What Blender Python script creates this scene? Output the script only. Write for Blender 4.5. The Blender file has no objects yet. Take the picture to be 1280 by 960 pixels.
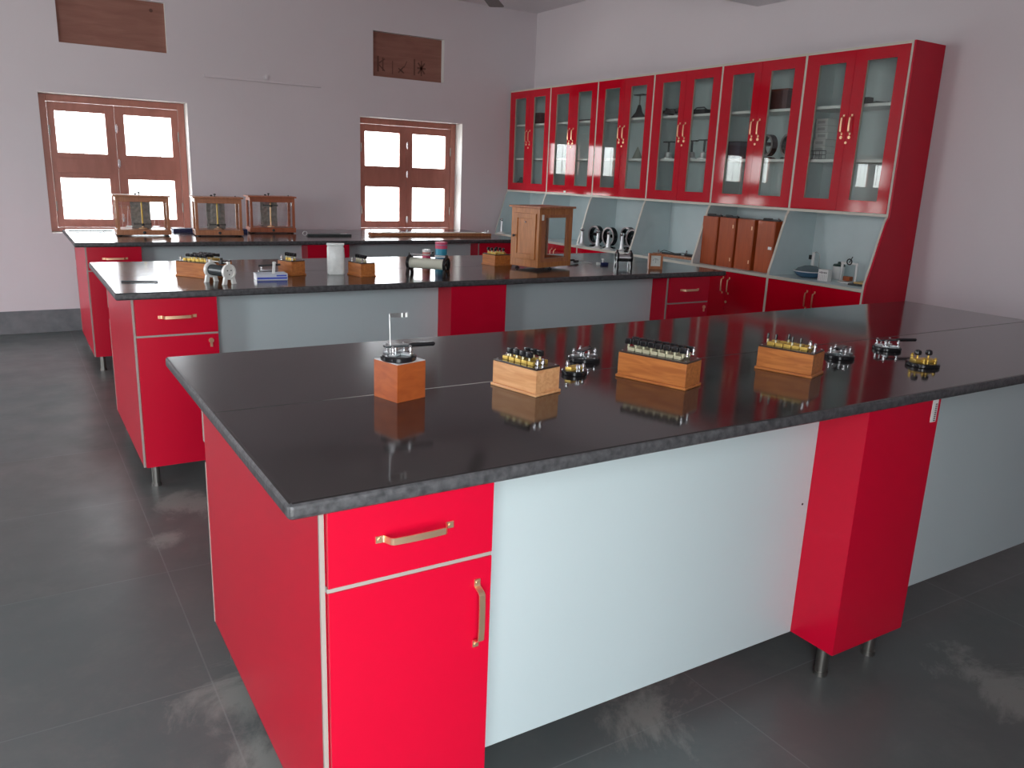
import bpy, bmesh, math, random
from mathutils import Matrix, Vector
random.seed(7)
C = bpy.context.scene.collection
SC = bpy.context.scene
PI = math.pi

# ------------------------------------------------------------------ camera
cam_d = bpy.data.cameras.new('camera'); cam = bpy.data.objects.new('camera', cam_d); C.objects.link(cam)
yaw, pitch, roll = math.radians(-32.07), math.radians(-14.43), math.radians(2.27)
fw = Vector((-math.sin(yaw)*math.cos(pitch), math.cos(yaw)*math.cos(pitch), math.sin(pitch)))
rt = Vector((math.cos(yaw), math.sin(yaw), 0)); up = rt.cross(fw)
r2 = rt*math.cos(roll)+up*math.sin(roll); u2 = -rt*math.sin(roll)+up*math.cos(roll)
M = Matrix((r2, u2, -fw)).transposed().to_4x4(); M.translation = Vector((-.342, -1.215, 1.40))
cam.matrix_world = M
cam_d.sensor_fit = 'HORIZONTAL'; cam_d.sensor_width = 36; cam_d.lens = 1006.9/1280*36; cam_d.clip_start = .02
SC.camera = cam

# ------------------------------------------------------------------ daylight and exposure
SKY = 4.6
W = bpy.data.worlds.new('overcast_sky'); SC.world = W; W.use_nodes = True
nt = W.node_tree; bg = nt.nodes['Background']
tc = nt.nodes.new('ShaderNodeTexCoord'); sp = nt.nodes.new('ShaderNodeSeparateXYZ'); rp = nt.nodes.new('ShaderNodeValToRGB')
nt.links.new(tc.outputs['Generated'], sp.inputs[0]); nt.links.new(sp.outputs['Z'], rp.inputs[0]); nt.links.new(rp.outputs[0], bg.inputs[0])
rp.color_ramp.elements[0].position = 0.0; rp.color_ramp.elements[0].color = (.62, .64, .62, 1)
rp.color_ramp.elements[1].position = 0.06; rp.color_ramp.elements[1].color = (.90, .96, 1, 1)
bg.inputs[1].default_value = SKY
SC.view_settings.view_transform = 'Standard'; SC.view_settings.look = 'None'
SC.view_settings.gamma = 1; SC.view_settings.use_curve_mapping = False
SC.view_settings.exposure = 1.62
SC.cycles.max_bounces = 10; SC.cycles.diffuse_bounces = 6; SC.cycles.transparent_max_bounces = 16
SC.cycles.sample_clamp_indirect = 6

def portal(name, loc, rot, sx, sy):          # daylight openings: guides the sky's light through them
    l = bpy.data.lights.new(name, 'AREA'); l.shape = 'RECTANGLE'; l.size = sx; l.size_y = sy; l.cycles.is_portal = True
    o = bpy.data.objects.new(name, l); C.objects.link(o); o.location = loc; o.rotation_euler = rot

# room: x -5.6..4.56, y -1.6..6.4, z 0..3.047
XL, XR, YF, YB, ZC = -5.6, 4.56, -1.6, 6.4, 3.047
WINX = (-2.695, -.04, 2.61); WW, WZ0, WZ1 = 1.10, .812, 1.90
ADDED_DOOR = (-1.10, -.0, 2.25)  # guessed door out of view, added and sized for light on the bench fronts
for wx in WINX: portal('window_daylight', (wx+WW/2, YB+.26, (WZ0+WZ1)/2), (-PI/2, 0, 0), WW, WZ1-WZ0)
ADDED_LWIN = ((4.0, 6.15),); ADDED_FWIN = ((-5.5, -3.4),); SZ0, SZ1 = .7, 2.6      # invented openings out of view, left and front, added to brighten the room
for a, b in ADDED_LWIN: portal('added_side_opening_daylight', (XL-.21, (a+b)/2, (SZ0+SZ1)/2), (0, -PI/2, 0), SZ1-SZ0, b-a)
for a, b in ADDED_FWIN: portal('added_front_opening_daylight', ((a+b)/2, YF-.21, (SZ0+SZ1)/2), (PI/2, 0, 0), b-a, SZ1-SZ0)
portal('added_door_daylight', ((ADDED_DOOR[0]+ADDED_DOOR[1])/2, YF-.2, ADDED_DOOR[2]/2), (PI/2, 0, 0), ADDED_DOOR[1]-ADDED_DOOR[0], ADDED_DOOR[2])

# ------------------------------------------------------------------ materials
def mat(name, col, rough=.5, metal=0, spec=.5, coat=0, noise=0, nscale=8, bump=0, bscale=60, col2=None, alpha=1):
    m = bpy.data.materials.new(name); m.use_nodes = True; n = m.node_tree; b = n.nodes['Principled BSDF']
    b.inputs['Base Color'].default_value = (*col, 1); b.inputs['Roughness'].default_value = rough
    b.inputs['Metallic'].default_value = metal; b.inputs['Specular IOR Level'].default_value = spec
    b.inputs['Coat Weight'].default_value = coat; b.inputs['Coat Roughness'].default_value = .06
    t = n.nodes.new('ShaderNodeTexCoord')
    if noise or col2:
        nz = n.nodes.new('ShaderNodeTexNoise'); nz.inputs['Scale'].default_value = nscale; nz.inputs['Detail'].default_value = 5
        n.links.new(t.outputs['Object'], nz.inputs['Vector'])
        r = n.nodes.new('ShaderNodeValToRGB'); r.color_ramp.elements[0].position = .35; r.color_ramp.elements[1].position = .65
        c2 = col2 or tuple(c*(1-noise) for c in col)
        r.color_ramp.elements[0].color = (*c2, 1); r.color_ramp.elements[1].color = (*col, 1)
        n.links.new(nz.outputs['Fac'], r.inputs[0]); n.links.new(r.outputs[0], b.inputs['Base Color'])
    if bump:
        nb = n.nodes.new('ShaderNodeTexNoise'); nb.inputs['Scale'].default_value = bscale; nb.inputs['Detail'].default_value = 4
        n.links.new(t.outputs['Object'], nb.inputs['Vector'])
        bp = n.nodes.new('ShaderNodeBump'); bp.inputs['Strength'].default_value = bump; bp.inputs['Distance'].default_value = .004
        n.links.new(nb.outputs['Fac'], bp.inputs['Height']); n.links.new(bp.outputs[0], b.inputs['Normal'])
    return m

def wood(name, c1, c2, scale=(3, 30, 30), rough=.4, coat=.1):
    m = bpy.data.materials.new(name); m.use_nodes = True; n = m.node_tree; b = n.nodes['Principled BSDF']
    t = n.nodes.new('ShaderNodeTexCoord'); mp = n.nodes.new('ShaderNodeMapping'); mp.inputs['Scale'].default_value = scale
    nz = n.nodes.new('ShaderNodeTexNoise'); nz.inputs['Scale'].default_value = 1.6; nz.inputs['Detail'].default_value = 6; nz.inputs['Distortion'].default_value = .7
    r = n.nodes.new('ShaderNodeValToRGB'); r.color_ramp.elements[0].position = .34; r.color_ramp.elements[1].position = .66
    r.color_ramp.elements[0].color = (*c1, 1); r.color_ramp.elements[1].color = (*c2, 1)
    n.links.new(t.outputs['Object'], mp.inputs[0]); n.links.new(mp.outputs[0], nz.inputs['Vector'])
    n.links.new(nz.outputs['Fac'], r.inputs[0]); n.links.new(r.outputs[0], b.inputs['Base Color'])
    b.inputs['Roughness'].default_value = rough; b.inputs['Coat Weight'].default_value = coat
    return m

def glass(name, tint=(1, 1, 1), f0=.045, rough=.0):      # thin pane: clear, with a Schlick reflection
    m = bpy.data.materials.new(name); m.use_nodes = True; n = m.node_tree; n.nodes.remove(n.nodes['Principled BSDF'])
    o = n.nodes['Material Output']; tr = n.nodes.new('ShaderNodeBsdfTransparent'); tr.inputs[0].default_value = (*tint, 1)
    g = n.nodes.new('ShaderNodeBsdfGlossy'); g.inputs['Roughness'].default_value = rough
    lw = n.nodes.new('ShaderNodeLayerWeight'); lw.inputs[0].default_value = .5
    pw = n.nodes.new('ShaderNodeMath'); pw.operation = 'POWER'; n.links.new(lw.outputs['Facing'], pw.inputs[0]); pw.inputs[1].default_value = 5
    ma = n.nodes.new('ShaderNodeMath'); ma.operation = 'MULTIPLY_ADD'; n.links.new(pw.outputs[0], ma.inputs[0]); ma.inputs[1].default_value = .9; ma.inputs[2].default_value = f0
    x = n.nodes.new('ShaderNodeMixShader')
    n.links.new(ma.outputs[0], x.inputs[0]); n.links.new(tr.outputs[0], x.inputs[1]); n.links.new(g.outputs[0], x.inputs[2]); n.links.new(x.outputs[0], o.inputs[0])
    return m

RED = mat('red_laminate', (.58, .002, .027), .30, spec=.3, coat=.0, noise=.04, nscale=2)
REDG = mat('red_gloss_laminate', (.56, .002, .018), .07, spec=.5, noise=.04, nscale=2, bump=.03, bscale=9)
PANEL = mat('pale_blue_laminate', (.56, .655, .672), .35, noise=.03, nscale=1.5)
EDGE = mat('cream_edge_band', (.62, .60, .52), .4)
EDGEB = mat('dusty_grey_edge_band', (.34, .31, .28), .55)
CARC = mat('pale_grey_board', (.62, .72, .73), .4, noise=.04)
TANB = mat('raw_board_edge', (.48, .43, .36), .6)
BRASS = mat('polished_brass_handle', (.95, .66, .42), .34, .9)
BRASSY = mat('yellow_brass', (.72, .50, .12), .35, .75)
BRASSP = mat('pale_brass', (.62, .60, .42), .35, .5)
CHROME = mat('chrome', (.78, .78, .80), .16, 1)
STEEL = mat('brushed_steel', (.30, .29, .27), .38, 1)
SILVER = mat('silver_paint', (.72, .73, .74), .3, .4)
EBON = mat('black_ebonite', (.012, .012, .014), .18)
BLACK = mat('matt_black', (.018, .018, .02), .45)
DKPLATE = mat('dark_brown_ebonite_plate', (.05, .035, .03), .2)
WHITE = mat('white_enamel', (.78, .79, .77), .35)
PORC = mat('white_porcelain', (.80, .80, .76), .2)
WALLM = mat('lilac_white_wall_paint', (.72, .665, .695), .75, noise=.05, nscale=.9, bump=.12, bscale=45)
CEILM = mat('white_ceiling_paint', (.74, .70, .72), .8, noise=.03, nscale=1)
REVEAL = mat('white_reveal_plaster', (.74, .74, .72), .7)
SKIRT = mat('grey_cement_skirting', (.17, .175, .185), .5, col2=(.11, .12, .13), nscale=9)
WINW = wood('red_brown_painted_wood', (.40, .15, .11), (.48, .19, .145), (8, 8, 2), .4)
PLY = wood('brown_plywood', (.27, .115, .085), (.33, .15, .115), (2, 2, 14), .7, 0)
WPALE = wood('pale_orange_wood', (.66, .31, .13), (.80, .44, .21), (6, 40, 60), .4)
WORAN = wood('orange_wood', (.38, .115, .028), (.56, .20, .05), (6, 40, 60), .35)
WDEEP = wood('deep_orange_wood', (.36, .075, .017), (.46, .11, .026), (12, 12, 30), .35)
WHONEY = wood('honey_teak', (.38, .13, .035), (.52, .205, .06), (40, 40, 5), .38)
WTEAK = wood('brown_teak', (.36, .125, .05), (.47, .185, .08), (40, 40, 6), .4)
WBOX = wood('orange_red_varnished_wood', (.34, .06, .014), (.43, .085, .02), (30, 30, 3), .3)
WDARK = wood('dark_red_wood', (.12, .02, .015), (.18, .035, .02), (20, 20, 4), .35)
GLASS = glass('clear_glass'); CABGL = glass('cabinet_glass', (.93, .96, .95))
NAVY = mat('navy_blue', (.02, .03, .12), .4)
BLUE = mat('bright_blue_plastic', (.05, .09, .5), .3)
TEAL = mat('teal_blue_label', (.03, .28, .42), .3)
PINK = mat('pink_red_label', (.6, .06, .14), .35)
FLESH = mat('faded_red_label', (.62, .25, .22), .4)
YEL = mat('yellow_scale', (.85, .65, .03), .5)
STONE = mat('mottled_grey_board', (.34, .32, .29), .6, col2=(.20, .20, .18), nscale=45)
CREAM = mat('cream_coil', (.62, .62, .52), .45)
CLOUD = mat('milky_plastic', (.70, .74, .72), .25)

def floor_mat():
    m = bpy.data.materials.new('grey_stone_floor'); m.use_nodes = True; n = m.node_tree; L = n.links; b = n.nodes['Principled BSDF']
    t = n.nodes.new('ShaderNodeTexCoord'); s = n.nodes.new('ShaderNodeSeparateXYZ'); L.new(t.outputs['Object'], s.inputs[0])
    def math_(op, a, bb=None, c=None):
        q = n.nodes.new('ShaderNodeMath'); q.operation = op
        for i, v in enumerate((a, bb, c)):
            if v is None: continue
            if isinstance(v, (int, float)): q.inputs[i].default_value = v
            else: L.new(v, q.inputs[i])
        return q.outputs[0]
    def noise(sc, det=6, rough=.6, dist=0):
        q = n.nodes.new('ShaderNodeTexNoise'); q.inputs['Scale'].default_value = sc; q.inputs['Detail'].default_value = det
        q.inputs['Roughness'].default_value = rough; q.inputs['Distortion'].default_value = dist; L.new(t.outputs['Object'], q.inputs['Vector']); return q.outputs['Fac']
    def ramp(f, p0, c0, p1, c1):
        q = n.nodes.new('ShaderNodeValToRGB'); q.color_ramp.elements[0].position = p0; q.color_ramp.elements[0].color = (*c0, 1)
        q.color_ramp.elements[1].position = p1; q.color_ramp.elements[1].color = (*c1, 1); L.new(f, q.inputs[0]); return q.outputs[0]
    def mix(f, a, c):
        q = n.nodes.new('ShaderNodeMix'); q.data_type = 'RGBA'
        if isinstance(f, (int, float)): q.inputs[0].default_value = f
        else: L.new(f, q.inputs[0])
        for i, v in ((6, a), (7, c)):
            if isinstance(v, tuple): q.inputs[i].default_value = (*v, 1)
            else: L.new(v, q.inputs[i])
        return q.outputs[2]
    base = ramp(noise(1.3, 8, .65), .3, (.082, .108, .108), .7, (.118, .130, .130))
    # slab to slab tone
    tx = math_('FLOOR', math_('DIVIDE', math_('SUBTRACT', s.outputs['X'], .02), 1.21)); ty = math_('FLOOR', math_('DIVIDE', math_('SUBTRACT', s.outputs['Y'], .87), .735))
    cb = n.nodes.new('ShaderNodeCombineXYZ'); L.new(tx, cb.inputs[0]); L.new(ty, cb.inputs[1])
    wn = n.nodes.new('ShaderNodeTexWhiteNoise'); wn.noise_dimensions = '3D'; L.new(cb.outputs[0], wn.inputs['Vector'])
    base = mix(math_('MULTIPLY', wn.outputs['Value'], .35), base, (.10, .09, .085))
    # joints
    def joint(o, off, stepv, w):
        f = math_('FRACT', math_('DIVIDE', math_('SUBTRACT', o, off), stepv)); d = math_('ABSOLUTE', math_('SUBTRACT', f, .5))
        return math_('GREATER_THAN', d, .5-w/stepv)
    j = math_('MAXIMUM', joint(s.outputs['X'], .02, 1.21, .0022), joint(s.outputs['Y'], .87, .735, .0018))
    jn = math_('MULTIPLY', j, ramp(noise(2.2), .35, (.15,)*3, .7, (.7,)*3))
    base = mix(jn, base, (.22, .25, .25))
    # cement splashes: patches with a shape of their own
    st = noise(2.6, 9, .72, .6)
    stm = ramp(st, .585, (0,)*3, .66, (.75,)*3)
    region = None
    for (x, y, r) in ((.09, .78, .26), (.13, .50, .26), (.12, 2.2, .28), (.98, .22, .30), (2.02, -.22, .24), (1.33, .42, .18), (.05, 1.9, .12)):
        vd = n.nodes.new('ShaderNodeVectorMath'); vd.operation = 'DISTANCE'; L.new(t.outputs['Object'], vd.inputs[0]); vd.inputs[1].default_value = (x, y, 0)
        f = math_('SMOOTH_MIN', math_('MAXIMUM', math_('SUBTRACT', 1.0, math_('DIVIDE', vd.outputs['Value'], r)), 0.0), 1.0, .01)
        region = f if region is None else math_('MAXIMUM', region, f)
    thr = math_('ADD', st, math_('MULTIPLY', region, .27))
    stm2 = ramp(thr, .61, (0,)*3, .72, (.6,)*3)
    has = math_('GREATER_THAN', region, .001)
    base = mix(math_('MULTIPLY', ramp(noise(3.4, 8, .75, .3), .50, (0,)*3, .72, (.30,)*3), 1.0), base, (.20, .20, .185))
    base = mix(math_('MULTIPLY', stm2, has), base, (.29, .30, .28))
    L.new(base, b.inputs['Base Color'])
    L.new(math_('MULTIPLY_ADD', noise(5), .3, .22), b.inputs['Roughness'])
    bp = n.nodes.new('ShaderNodeBump'); bp.inputs['Strength'].default_value = .12; bp.inputs['Distance'].default_value = .003
    L.new(noise(14), bp.inputs['Height']); L.new(bp.outputs[0], b.inputs['Normal'])
    return m
FLOORM = floor_mat()

def granite(name, seam_y, base_r=.05, dust=False):
    m = bpy.data.materials.new(name); m.use_nodes = True; n = m.node_tree; L = n.links; b = n.nodes['Principled BSDF']
    t = n.nodes.new('ShaderNodeTexCoord'); s = n.nodes.new('ShaderNodeSeparateXYZ'); L.new(t.outputs['Object'], s.inputs[0])
    nz = n.nodes.new('ShaderNodeTexNoise'); nz.inputs['Scale'].default_value = 3.5; nz.inputs['Detail'].default_value = 9; nz.inputs['Roughness'].default_value = .7; L.new(t.outputs['Object'], nz.inputs['Vector'])
    r = n.nodes.new('ShaderNodeValToRGB'); r.color_ramp.elements[0].position = .3; r.color_ramp.elements[1].position = .75
    r.color_ramp.elements[0].color = (.0155, .012, .0135, 1); r.color_ramp.elements[1].color = (.040, .035, .036, 1); L.new(nz.outputs['Fac'], r.inputs[0])
    d = n.nodes.new('ShaderNodeMath'); d.operation = 'SUBTRACT'; L.new(s.outputs['Y'], d.inputs[0]); d.inputs[1].default_value = seam_y
    a = n.nodes.new('ShaderNodeMath'); a.operation = 'ABSOLUTE'; L.new(d.outputs[0], a.inputs[0])
    lt = n.nodes.new('ShaderNodeMath'); lt.operation = 'LESS_THAN'; L.new(a.outputs[0], lt.inputs[0]); lt.inputs[1].default_value = .0028
    # whitish filler left in the joint, only in stretches
    r2 = n.nodes.new('ShaderNodeValToRGB'); cr = r2.color_ramp; cr.elements[0].position = .07; cr.elements[0].color = (.03, .027, .027, 1); cr.elements[1].position = .11; cr.elements[1].color = (.42, .42, .40, 1)
    for p_, c_ in ((.20, (.42, .42, .40, 1)), (.25, (.03, .027, .027, 1))): q_ = cr.elements.new(p_); q_.color = c_
    sc_ = n.nodes.new('ShaderNodeMath'); sc_.operation = 'DIVIDE'; L.new(s.outputs['X'], sc_.inputs[0]); sc_.inputs[1].default_value = 3.48; L.new(sc_.outputs[0], r2.inputs[0])
    mx = n.nodes.new('ShaderNodeMix'); mx.data_type = 'RGBA'; L.new(lt.outputs[0], mx.inputs[0]); L.new(r.outputs[0], mx.inputs[6]); L.new(r2.outputs[0], mx.inputs[7]); L.new(mx.outputs[2], b.inputs['Base Color'])
    rr = n.nodes.new('ShaderNodeMath'); rr.operation = 'MULTIPLY_ADD'; L.new(lt.outputs[0], rr.inputs[0]); rr.inputs[1].default_value = .5; 
    n3 = n.nodes.new('ShaderNodeMath'); n3.operation = 'MULTIPLY_ADD'; L.new(nz.outputs['Fac'], n3.inputs[0]); n3.inputs[1].default_value = .10; n3.inputs[2].default_value = base_r; L.new(n3.outputs[0], rr.inputs[2])
    out = rr.outputs[0]
    if dust:      # a hazy, unwiped corner at the far left
        vd = n.nodes.new('ShaderNodeVectorMath'); vd.operation = 'DISTANCE'; L.new(t.outputs['Object'], vd.inputs[0]); vd.inputs[1].default_value = (-.05, 1.2, 0)
        dr = n.nodes.new('ShaderNodeMapRange'); dr.inputs['From Min'].default_value = .3; dr.inputs['From Max'].default_value = 1.0; dr.inputs['To Min'].default_value = .15; dr.inputs['To Max'].default_value = 0
        dr.interpolation_type = 'SMOOTHSTEP'; L.new(vd.outputs['Value'], dr.inputs['Value'])
        ad = n.nodes.new('ShaderNodeMath'); ad.operation = 'ADD'; L.new(out, ad.inputs[0]); L.new(dr.outputs[0], ad.inputs[1]); out = ad.outputs[0]
    L.new(out, b.inputs['Roughness']); b.inputs['IOR'].default_value = 1.55
    return m
GRAN = granite('polished_black_granite', .575, .10)
GRAN1 = granite('polished_black_granite_hazy_corner', .575, .045, True)
GEDGE = mat('rough_granite_edge', (.085, .085, .09), .42, col2=(.035, .035, .038), nscale=55, bump=.5, bscale=70)

# ------------------------------------------------------------------ mesh helpers
class MB:
    def __init__(s): s.bm = bmesh.new(); s.mi = 0
    def _fin(s, fs):
        for f in fs: f.material_index = s.mi
    def box(s, cx, cy, cz, sx, sy, sz, rz=0, bev=0, rot=None):
        m = Matrix.Translation((cx, cy, cz)) @ (rot.to_4x4() if rot else Matrix.Rotation(rz, 4, 'Z')) @ Matrix.Diagonal((sx, sy, sz, 1))
        r = bmesh.ops.create_cube(s.bm, size=1, matrix=m); vs = r['verts']
        fs = list({f for v in vs for f in v.link_faces}); s._fin(fs)
        if bev:
            es = list({e for v in vs for e in v.link_edges})
            bmesh.ops.bevel(s.bm, geom=es, offset=bev, segments=2, profile=.5, affect='EDGES', material=-1)
        return s
    def b2(s, x0, x1, y0, y1, z0, z1, bev=0):
        return s.box((x0+x1)/2, (y0+y1)/2, (z0+z1)/2, abs(x1-x0), abs(y1-y0), abs(z1-z0), bev=bev)
    def ring(s, c, r, ax, n=20, ph=0):
        z = Vector(ax).normalized(); x = z.orthogonal().normalized(); y = z.cross(x)
        return [s.bm.verts.new(Vector(c)+(x*math.cos(2*PI*i/n+ph)+y*math.sin(2*PI*i/n+ph))*r) for i in range(n)]
    def loft(s, rings, caps=True, closed=False):
        fs = []; R = rings+([rings[0]] if closed else [])
        for a, b in zip(R, R[1:]):
            n = len(a)
            for i in range(n): fs.append(s.bm.faces.new((a[i], a[(i+1) % n], b[(i+1) % n], b[i])))
        if caps and not closed: fs.append(s.bm.faces.new(list(reversed(rings[0])))); fs.append(s.bm.faces.new(rings[-1]))
        s._fin(fs); return s
    def cyl(s, p0, p1, r0, r1=None, n=20):
        r1 = r0 if r1 is None else r1; ax = Vector(p1)-Vector(p0)
        return s.loft([s.ring(p0, r0, ax, n), s.ring(p1, r1, ax, n)])
    def lathe(s, prof, c=(0, 0, 0), ax=(0, 0, 1), n=24):
        a = Vector(ax).normalized(); return s.loft([s.ring(Vector(c)+a*z, max(r, .0002), a, n) for r, z in prof])
    def tube(s, pts, r, n=8, closed=False):
        P = [Vector(p) for p in pts]; rings = []; ref = None
        for i, p in enumerate(P):
            if closed: d = P[(i+1) % len(P)]-P[i-1]
            else: d = P[min(i+1, len(P)-1)]-P[max(i-1, 0)]
            d.normalize()
            if ref is None: ref = d.orthogonal().normalized()
            ref = (ref-d*ref.dot(d)).normalized(); y = d.cross(ref)
            rings.append([s.bm.verts.new(p+(ref*math.cos(2*PI*k/n)+y*math.sin(2*PI*k/n))*r) for k in range(n)])
        return s.loft(rings, closed=closed)
    def torus(s, c, R, r, ax, n=36, k=10):
        z = Vector(ax).normalized(); x = z.orthogonal().normalized(); y = z.cross(x)
        return s.tube([Vector(c)+(x*math.cos(2*PI*i/n)+y*math.sin(2*PI*i/n))*R for i in range(n)], r, k, closed=True)
    def band(s, c, R, w, t, ax, n=40):            # flat hoop of width w along the axis
        z = Vector(ax).normalized(); x = z.orthogonal().normalized(); y = z.cross(x); rings = []
        for i in range(n):
            d = x*math.cos(2*PI*i/n)+y*math.sin(2*PI*i/n); c_ = Vector(c)
            rings.append([s.bm.verts.new(c_+d*(R+a)+z*b) for a, b in ((0, -w/2), (t, -w/2), (t, w/2), (0, w/2))])
        return s.loft(rings, closed=True)
    def prism(s, poly, lo, hi, axis='y'):
        def P(a, b, h): return {'y': (a, h, b), 'z': (a, b, h), 'x': (h, a, b)}[axis]
        A = [s.bm.verts.new(P(a, b, lo)) for a, b in poly]; B = [s.bm.verts.new(P(a, b, hi)) for a, b in poly]
        return s.loft([A, B])
    def strap(s, pts, w, t, wax):                 # flat metal strap following pts; wax = width direction
        P = [Vector(p) for p in pts]; wv = Vector(wax).normalized(); rings = []
        for i, p in enumerate(P):
            d = (P[min(i+1, len(P)-1)]-P[max(i-1, 0)]).normalized(); nn = d.cross(wv).normalized()
            rings.append([s.bm.verts.new(p+wv*a+nn*b) for a, b in ((-w/2, -t/2), (w/2, -t/2), (w/2, t/2), (-w/2, t/2))])
        return s.loft(rings)
    def build(s, name, m, parent=None, loc=(0, 0, 0), rot=(0, 0, 0), bev=0, smooth=True, seg=2):
        bmesh.ops.recalc_face_normals(s.bm, faces=s.bm.faces)
        if bev:
            bmesh.ops.bevel(s.bm, geom=[e for e in s.bm.edges if len(e.link_faces) == 2 and e.calc_face_angle(0) > .8], offset=bev, segments=seg, profile=.5, affect='EDGES')
        me = bpy.data.meshes.new(name); s.bm.to_mesh(me); s.bm.free()
        for q in (m if isinstance(m, (list, tuple)) else [m]): me.materials.append(q)
        if smooth:
            for p in me.polygons: p.use_smooth = True
            me.set_sharp_from_angle(angle=math.radians(35))
        o = bpy.data.objects.new(name, me); C.objects.link(o); o.location = loc; o.rotation_euler = rot
        if smooth and len(me.polygons) > 6: wn = o.modifiers.new('weighted_normal', 'WEIGHTED_NORMAL'); wn.keep_sharp = True; wn.weight = 100
        if parent: o.parent = parent
        return o
def tag(o, label, cat, group=None, kind=None):
    o['label'] = label; o['category'] = cat
    if group: o['group'] = group
    if kind: o['kind'] = kind
    return o
def thing(name, label, cat, loc=(0, 0, 0), rz=0, group=None):
    o = bpy.data.objects.new(name, None); o.empty_display_size = .05; C.objects.link(o); o.location = loc; o.rotation_euler = (0, 0, rz)
    return tag(o, label, cat, group)
def struct(o): o['kind'] = 'structure'; return o
def dup(root, loc, rz, label):
    def cp(o, par):
        c = o.copy(); C.objects.link(c)
        if par: c.parent = par
        for ch in list(o.children): cp(ch, c)
        return c
    r = cp(root, None); r.location = loc; r.rotation_euler = (0, 0, rz); r['label'] = label
    return r
deg = math.radians

# ------------------------------------------------------------------ the room
struct(MB().b2(XL, XR, YF, YB, -.1, 0).build('floor', FLOORM))
struct(MB().b2(XL-.2, XR+.2, YF-.2, YB+.25, ZC, ZC+.12).build('ceiling', CEILM))
struct(MB().b2(XL, XR, 2.95, 3.39, 2.69, ZC-.001).build('trim_1', CEILM))       # ceiling beam
struct(MB().b2(XR, XR+.2, YF-.2, YB+.25, 0, ZC).build('wall_right', WALLM))
def holed(name, plane, lo, hi, holes):      # wall along x or y with rectangular openings
    q = MB(); cuts = [lo]+[c for h in holes for c in h[:2]]+[hi]
    def bx(a, b, z0, z1):
        if plane == 'left': q.b2(XL-.2, XL, a, b, z0, z1)
        else: q.b2(a, b, YF-.2, YF, z0, z1)
    for i in range(0, len(cuts), 2): bx(cuts[i], cuts[i+1], 0, ZC)
    for a, b, z0, z1 in holes:
        if z0 > 0: bx(a, b, 0, z0)
        bx(a, b, z1, ZC)
    struct(q.build(name, WALLM))
holed('wall_left', 'left', YF-.2, YB+.25, [(a, b, SZ0, SZ1) for a, b in ADDED_LWIN])
# back wall with openings
VENT = ((.14, .93, 2.28, 2.665), (2.745, 3.49, 2.272, 2.672))
w = MB(); xs = sorted({XL, XR} | {a for x in WINX for a in (x, x+WW)} | {a for v in VENT for a in v[:2]})
zs = sorted({0, ZC, WZ0, WZ1} | {a for v in VENT for a in v[2:]})
def hole(x, z):
    return any(a < x < a+WW and WZ0 < z < WZ1 for a in WINX) or any(v[0] < x < v[1] and v[2] < z < v[3] for v in VENT)
w.mi = 0
gv = {}
def V(i, j, y):
    k = (i, j, y)
    if k not in gv: gv[k] = w.bm.verts.new((xs[i], y, zs[j]))
    return gv[k]
solid = [[not hole((xs[i]+xs[i+1])/2, (zs[j]+zs[j+1])/2) for j in range(len(zs)-1)] for i in range(len(xs)-1)]
Y0, Y1 = YB, YB+.25
for i in range(len(xs)-1):
    for j in range(len(zs)-1):
        if not solid[i][j]: continue
        w.bm.faces.new((V(i, j, Y0), V(i+1, j, Y0), V(i+1, j+1, Y0), V(i, j+1, Y0)))
        w.bm.faces.new((V(i, j, Y1), V(i, j+1, Y1), V(i+1, j+1, Y1), V(i+1, j, Y1)))
        for di, dj, e in ((-1, 0, ((i, j), (i, j+1))), (1, 0, ((i+1, j+1), (i+1, j))), (0, -1, ((i+1, j), (i, j))), (0, 1, ((i, j+1), (i+1, j+1)))):
            ii, jj = i+di, j+dj
            if not (0 <= ii < len(xs)-1 and 0 <= jj < len(zs)-1) or not solid[ii][jj]:
                f = w.bm.faces.new((V(*e[0], Y0), V(*e[1], Y0), V(*e[1], Y1), V(*e[0], Y1)))
                if 0 <= ii < len(xs)-1 and 0 <= jj < len(zs)-1: f.material_index = 1
struct(w.build('wall_back', [WALLM, REVEAL], smooth=False))
holed('wall_front', 'front', XL, XR, [(a, b, SZ0, SZ1) for a, b in ADDED_FWIN]+[(ADDED_DOOR[0], ADDED_DOOR[1], 0, ADDED_DOOR[2])])
df = MB()
for x in (ADDED_DOOR[0]+.03, ADDED_DOOR[1]-.03): df.box(x, YF-.1, ADDED_DOOR[2]/2, .06, .1, ADDED_DOOR[2])
df.box((ADDED_DOOR[0]+ADDED_DOOR[1])/2, YF-.1, ADDED_DOOR[2]-.03, ADDED_DOOR[1]-ADDED_DOOR[0]-.12, .1, .06)
struct(df.build('added_door_1', WINW, bev=.003))  # frame of the unseen door added for its daylight
# skirting
struct(MB().b2(XL, XR, YB-.014, YB, 0, .187).build('baseboard_back', SKIRT, bev=.003))
struct(MB().b2(XR-.014, XR, YF, 1.86, 0, .187).build('baseboard_right', SKIRT, bev=.003))
struct(MB().b2(XL, XL+.014, YF, YB-.014, 0, .187).build('baseboard_left', SKIRT, bev=.003))

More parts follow.
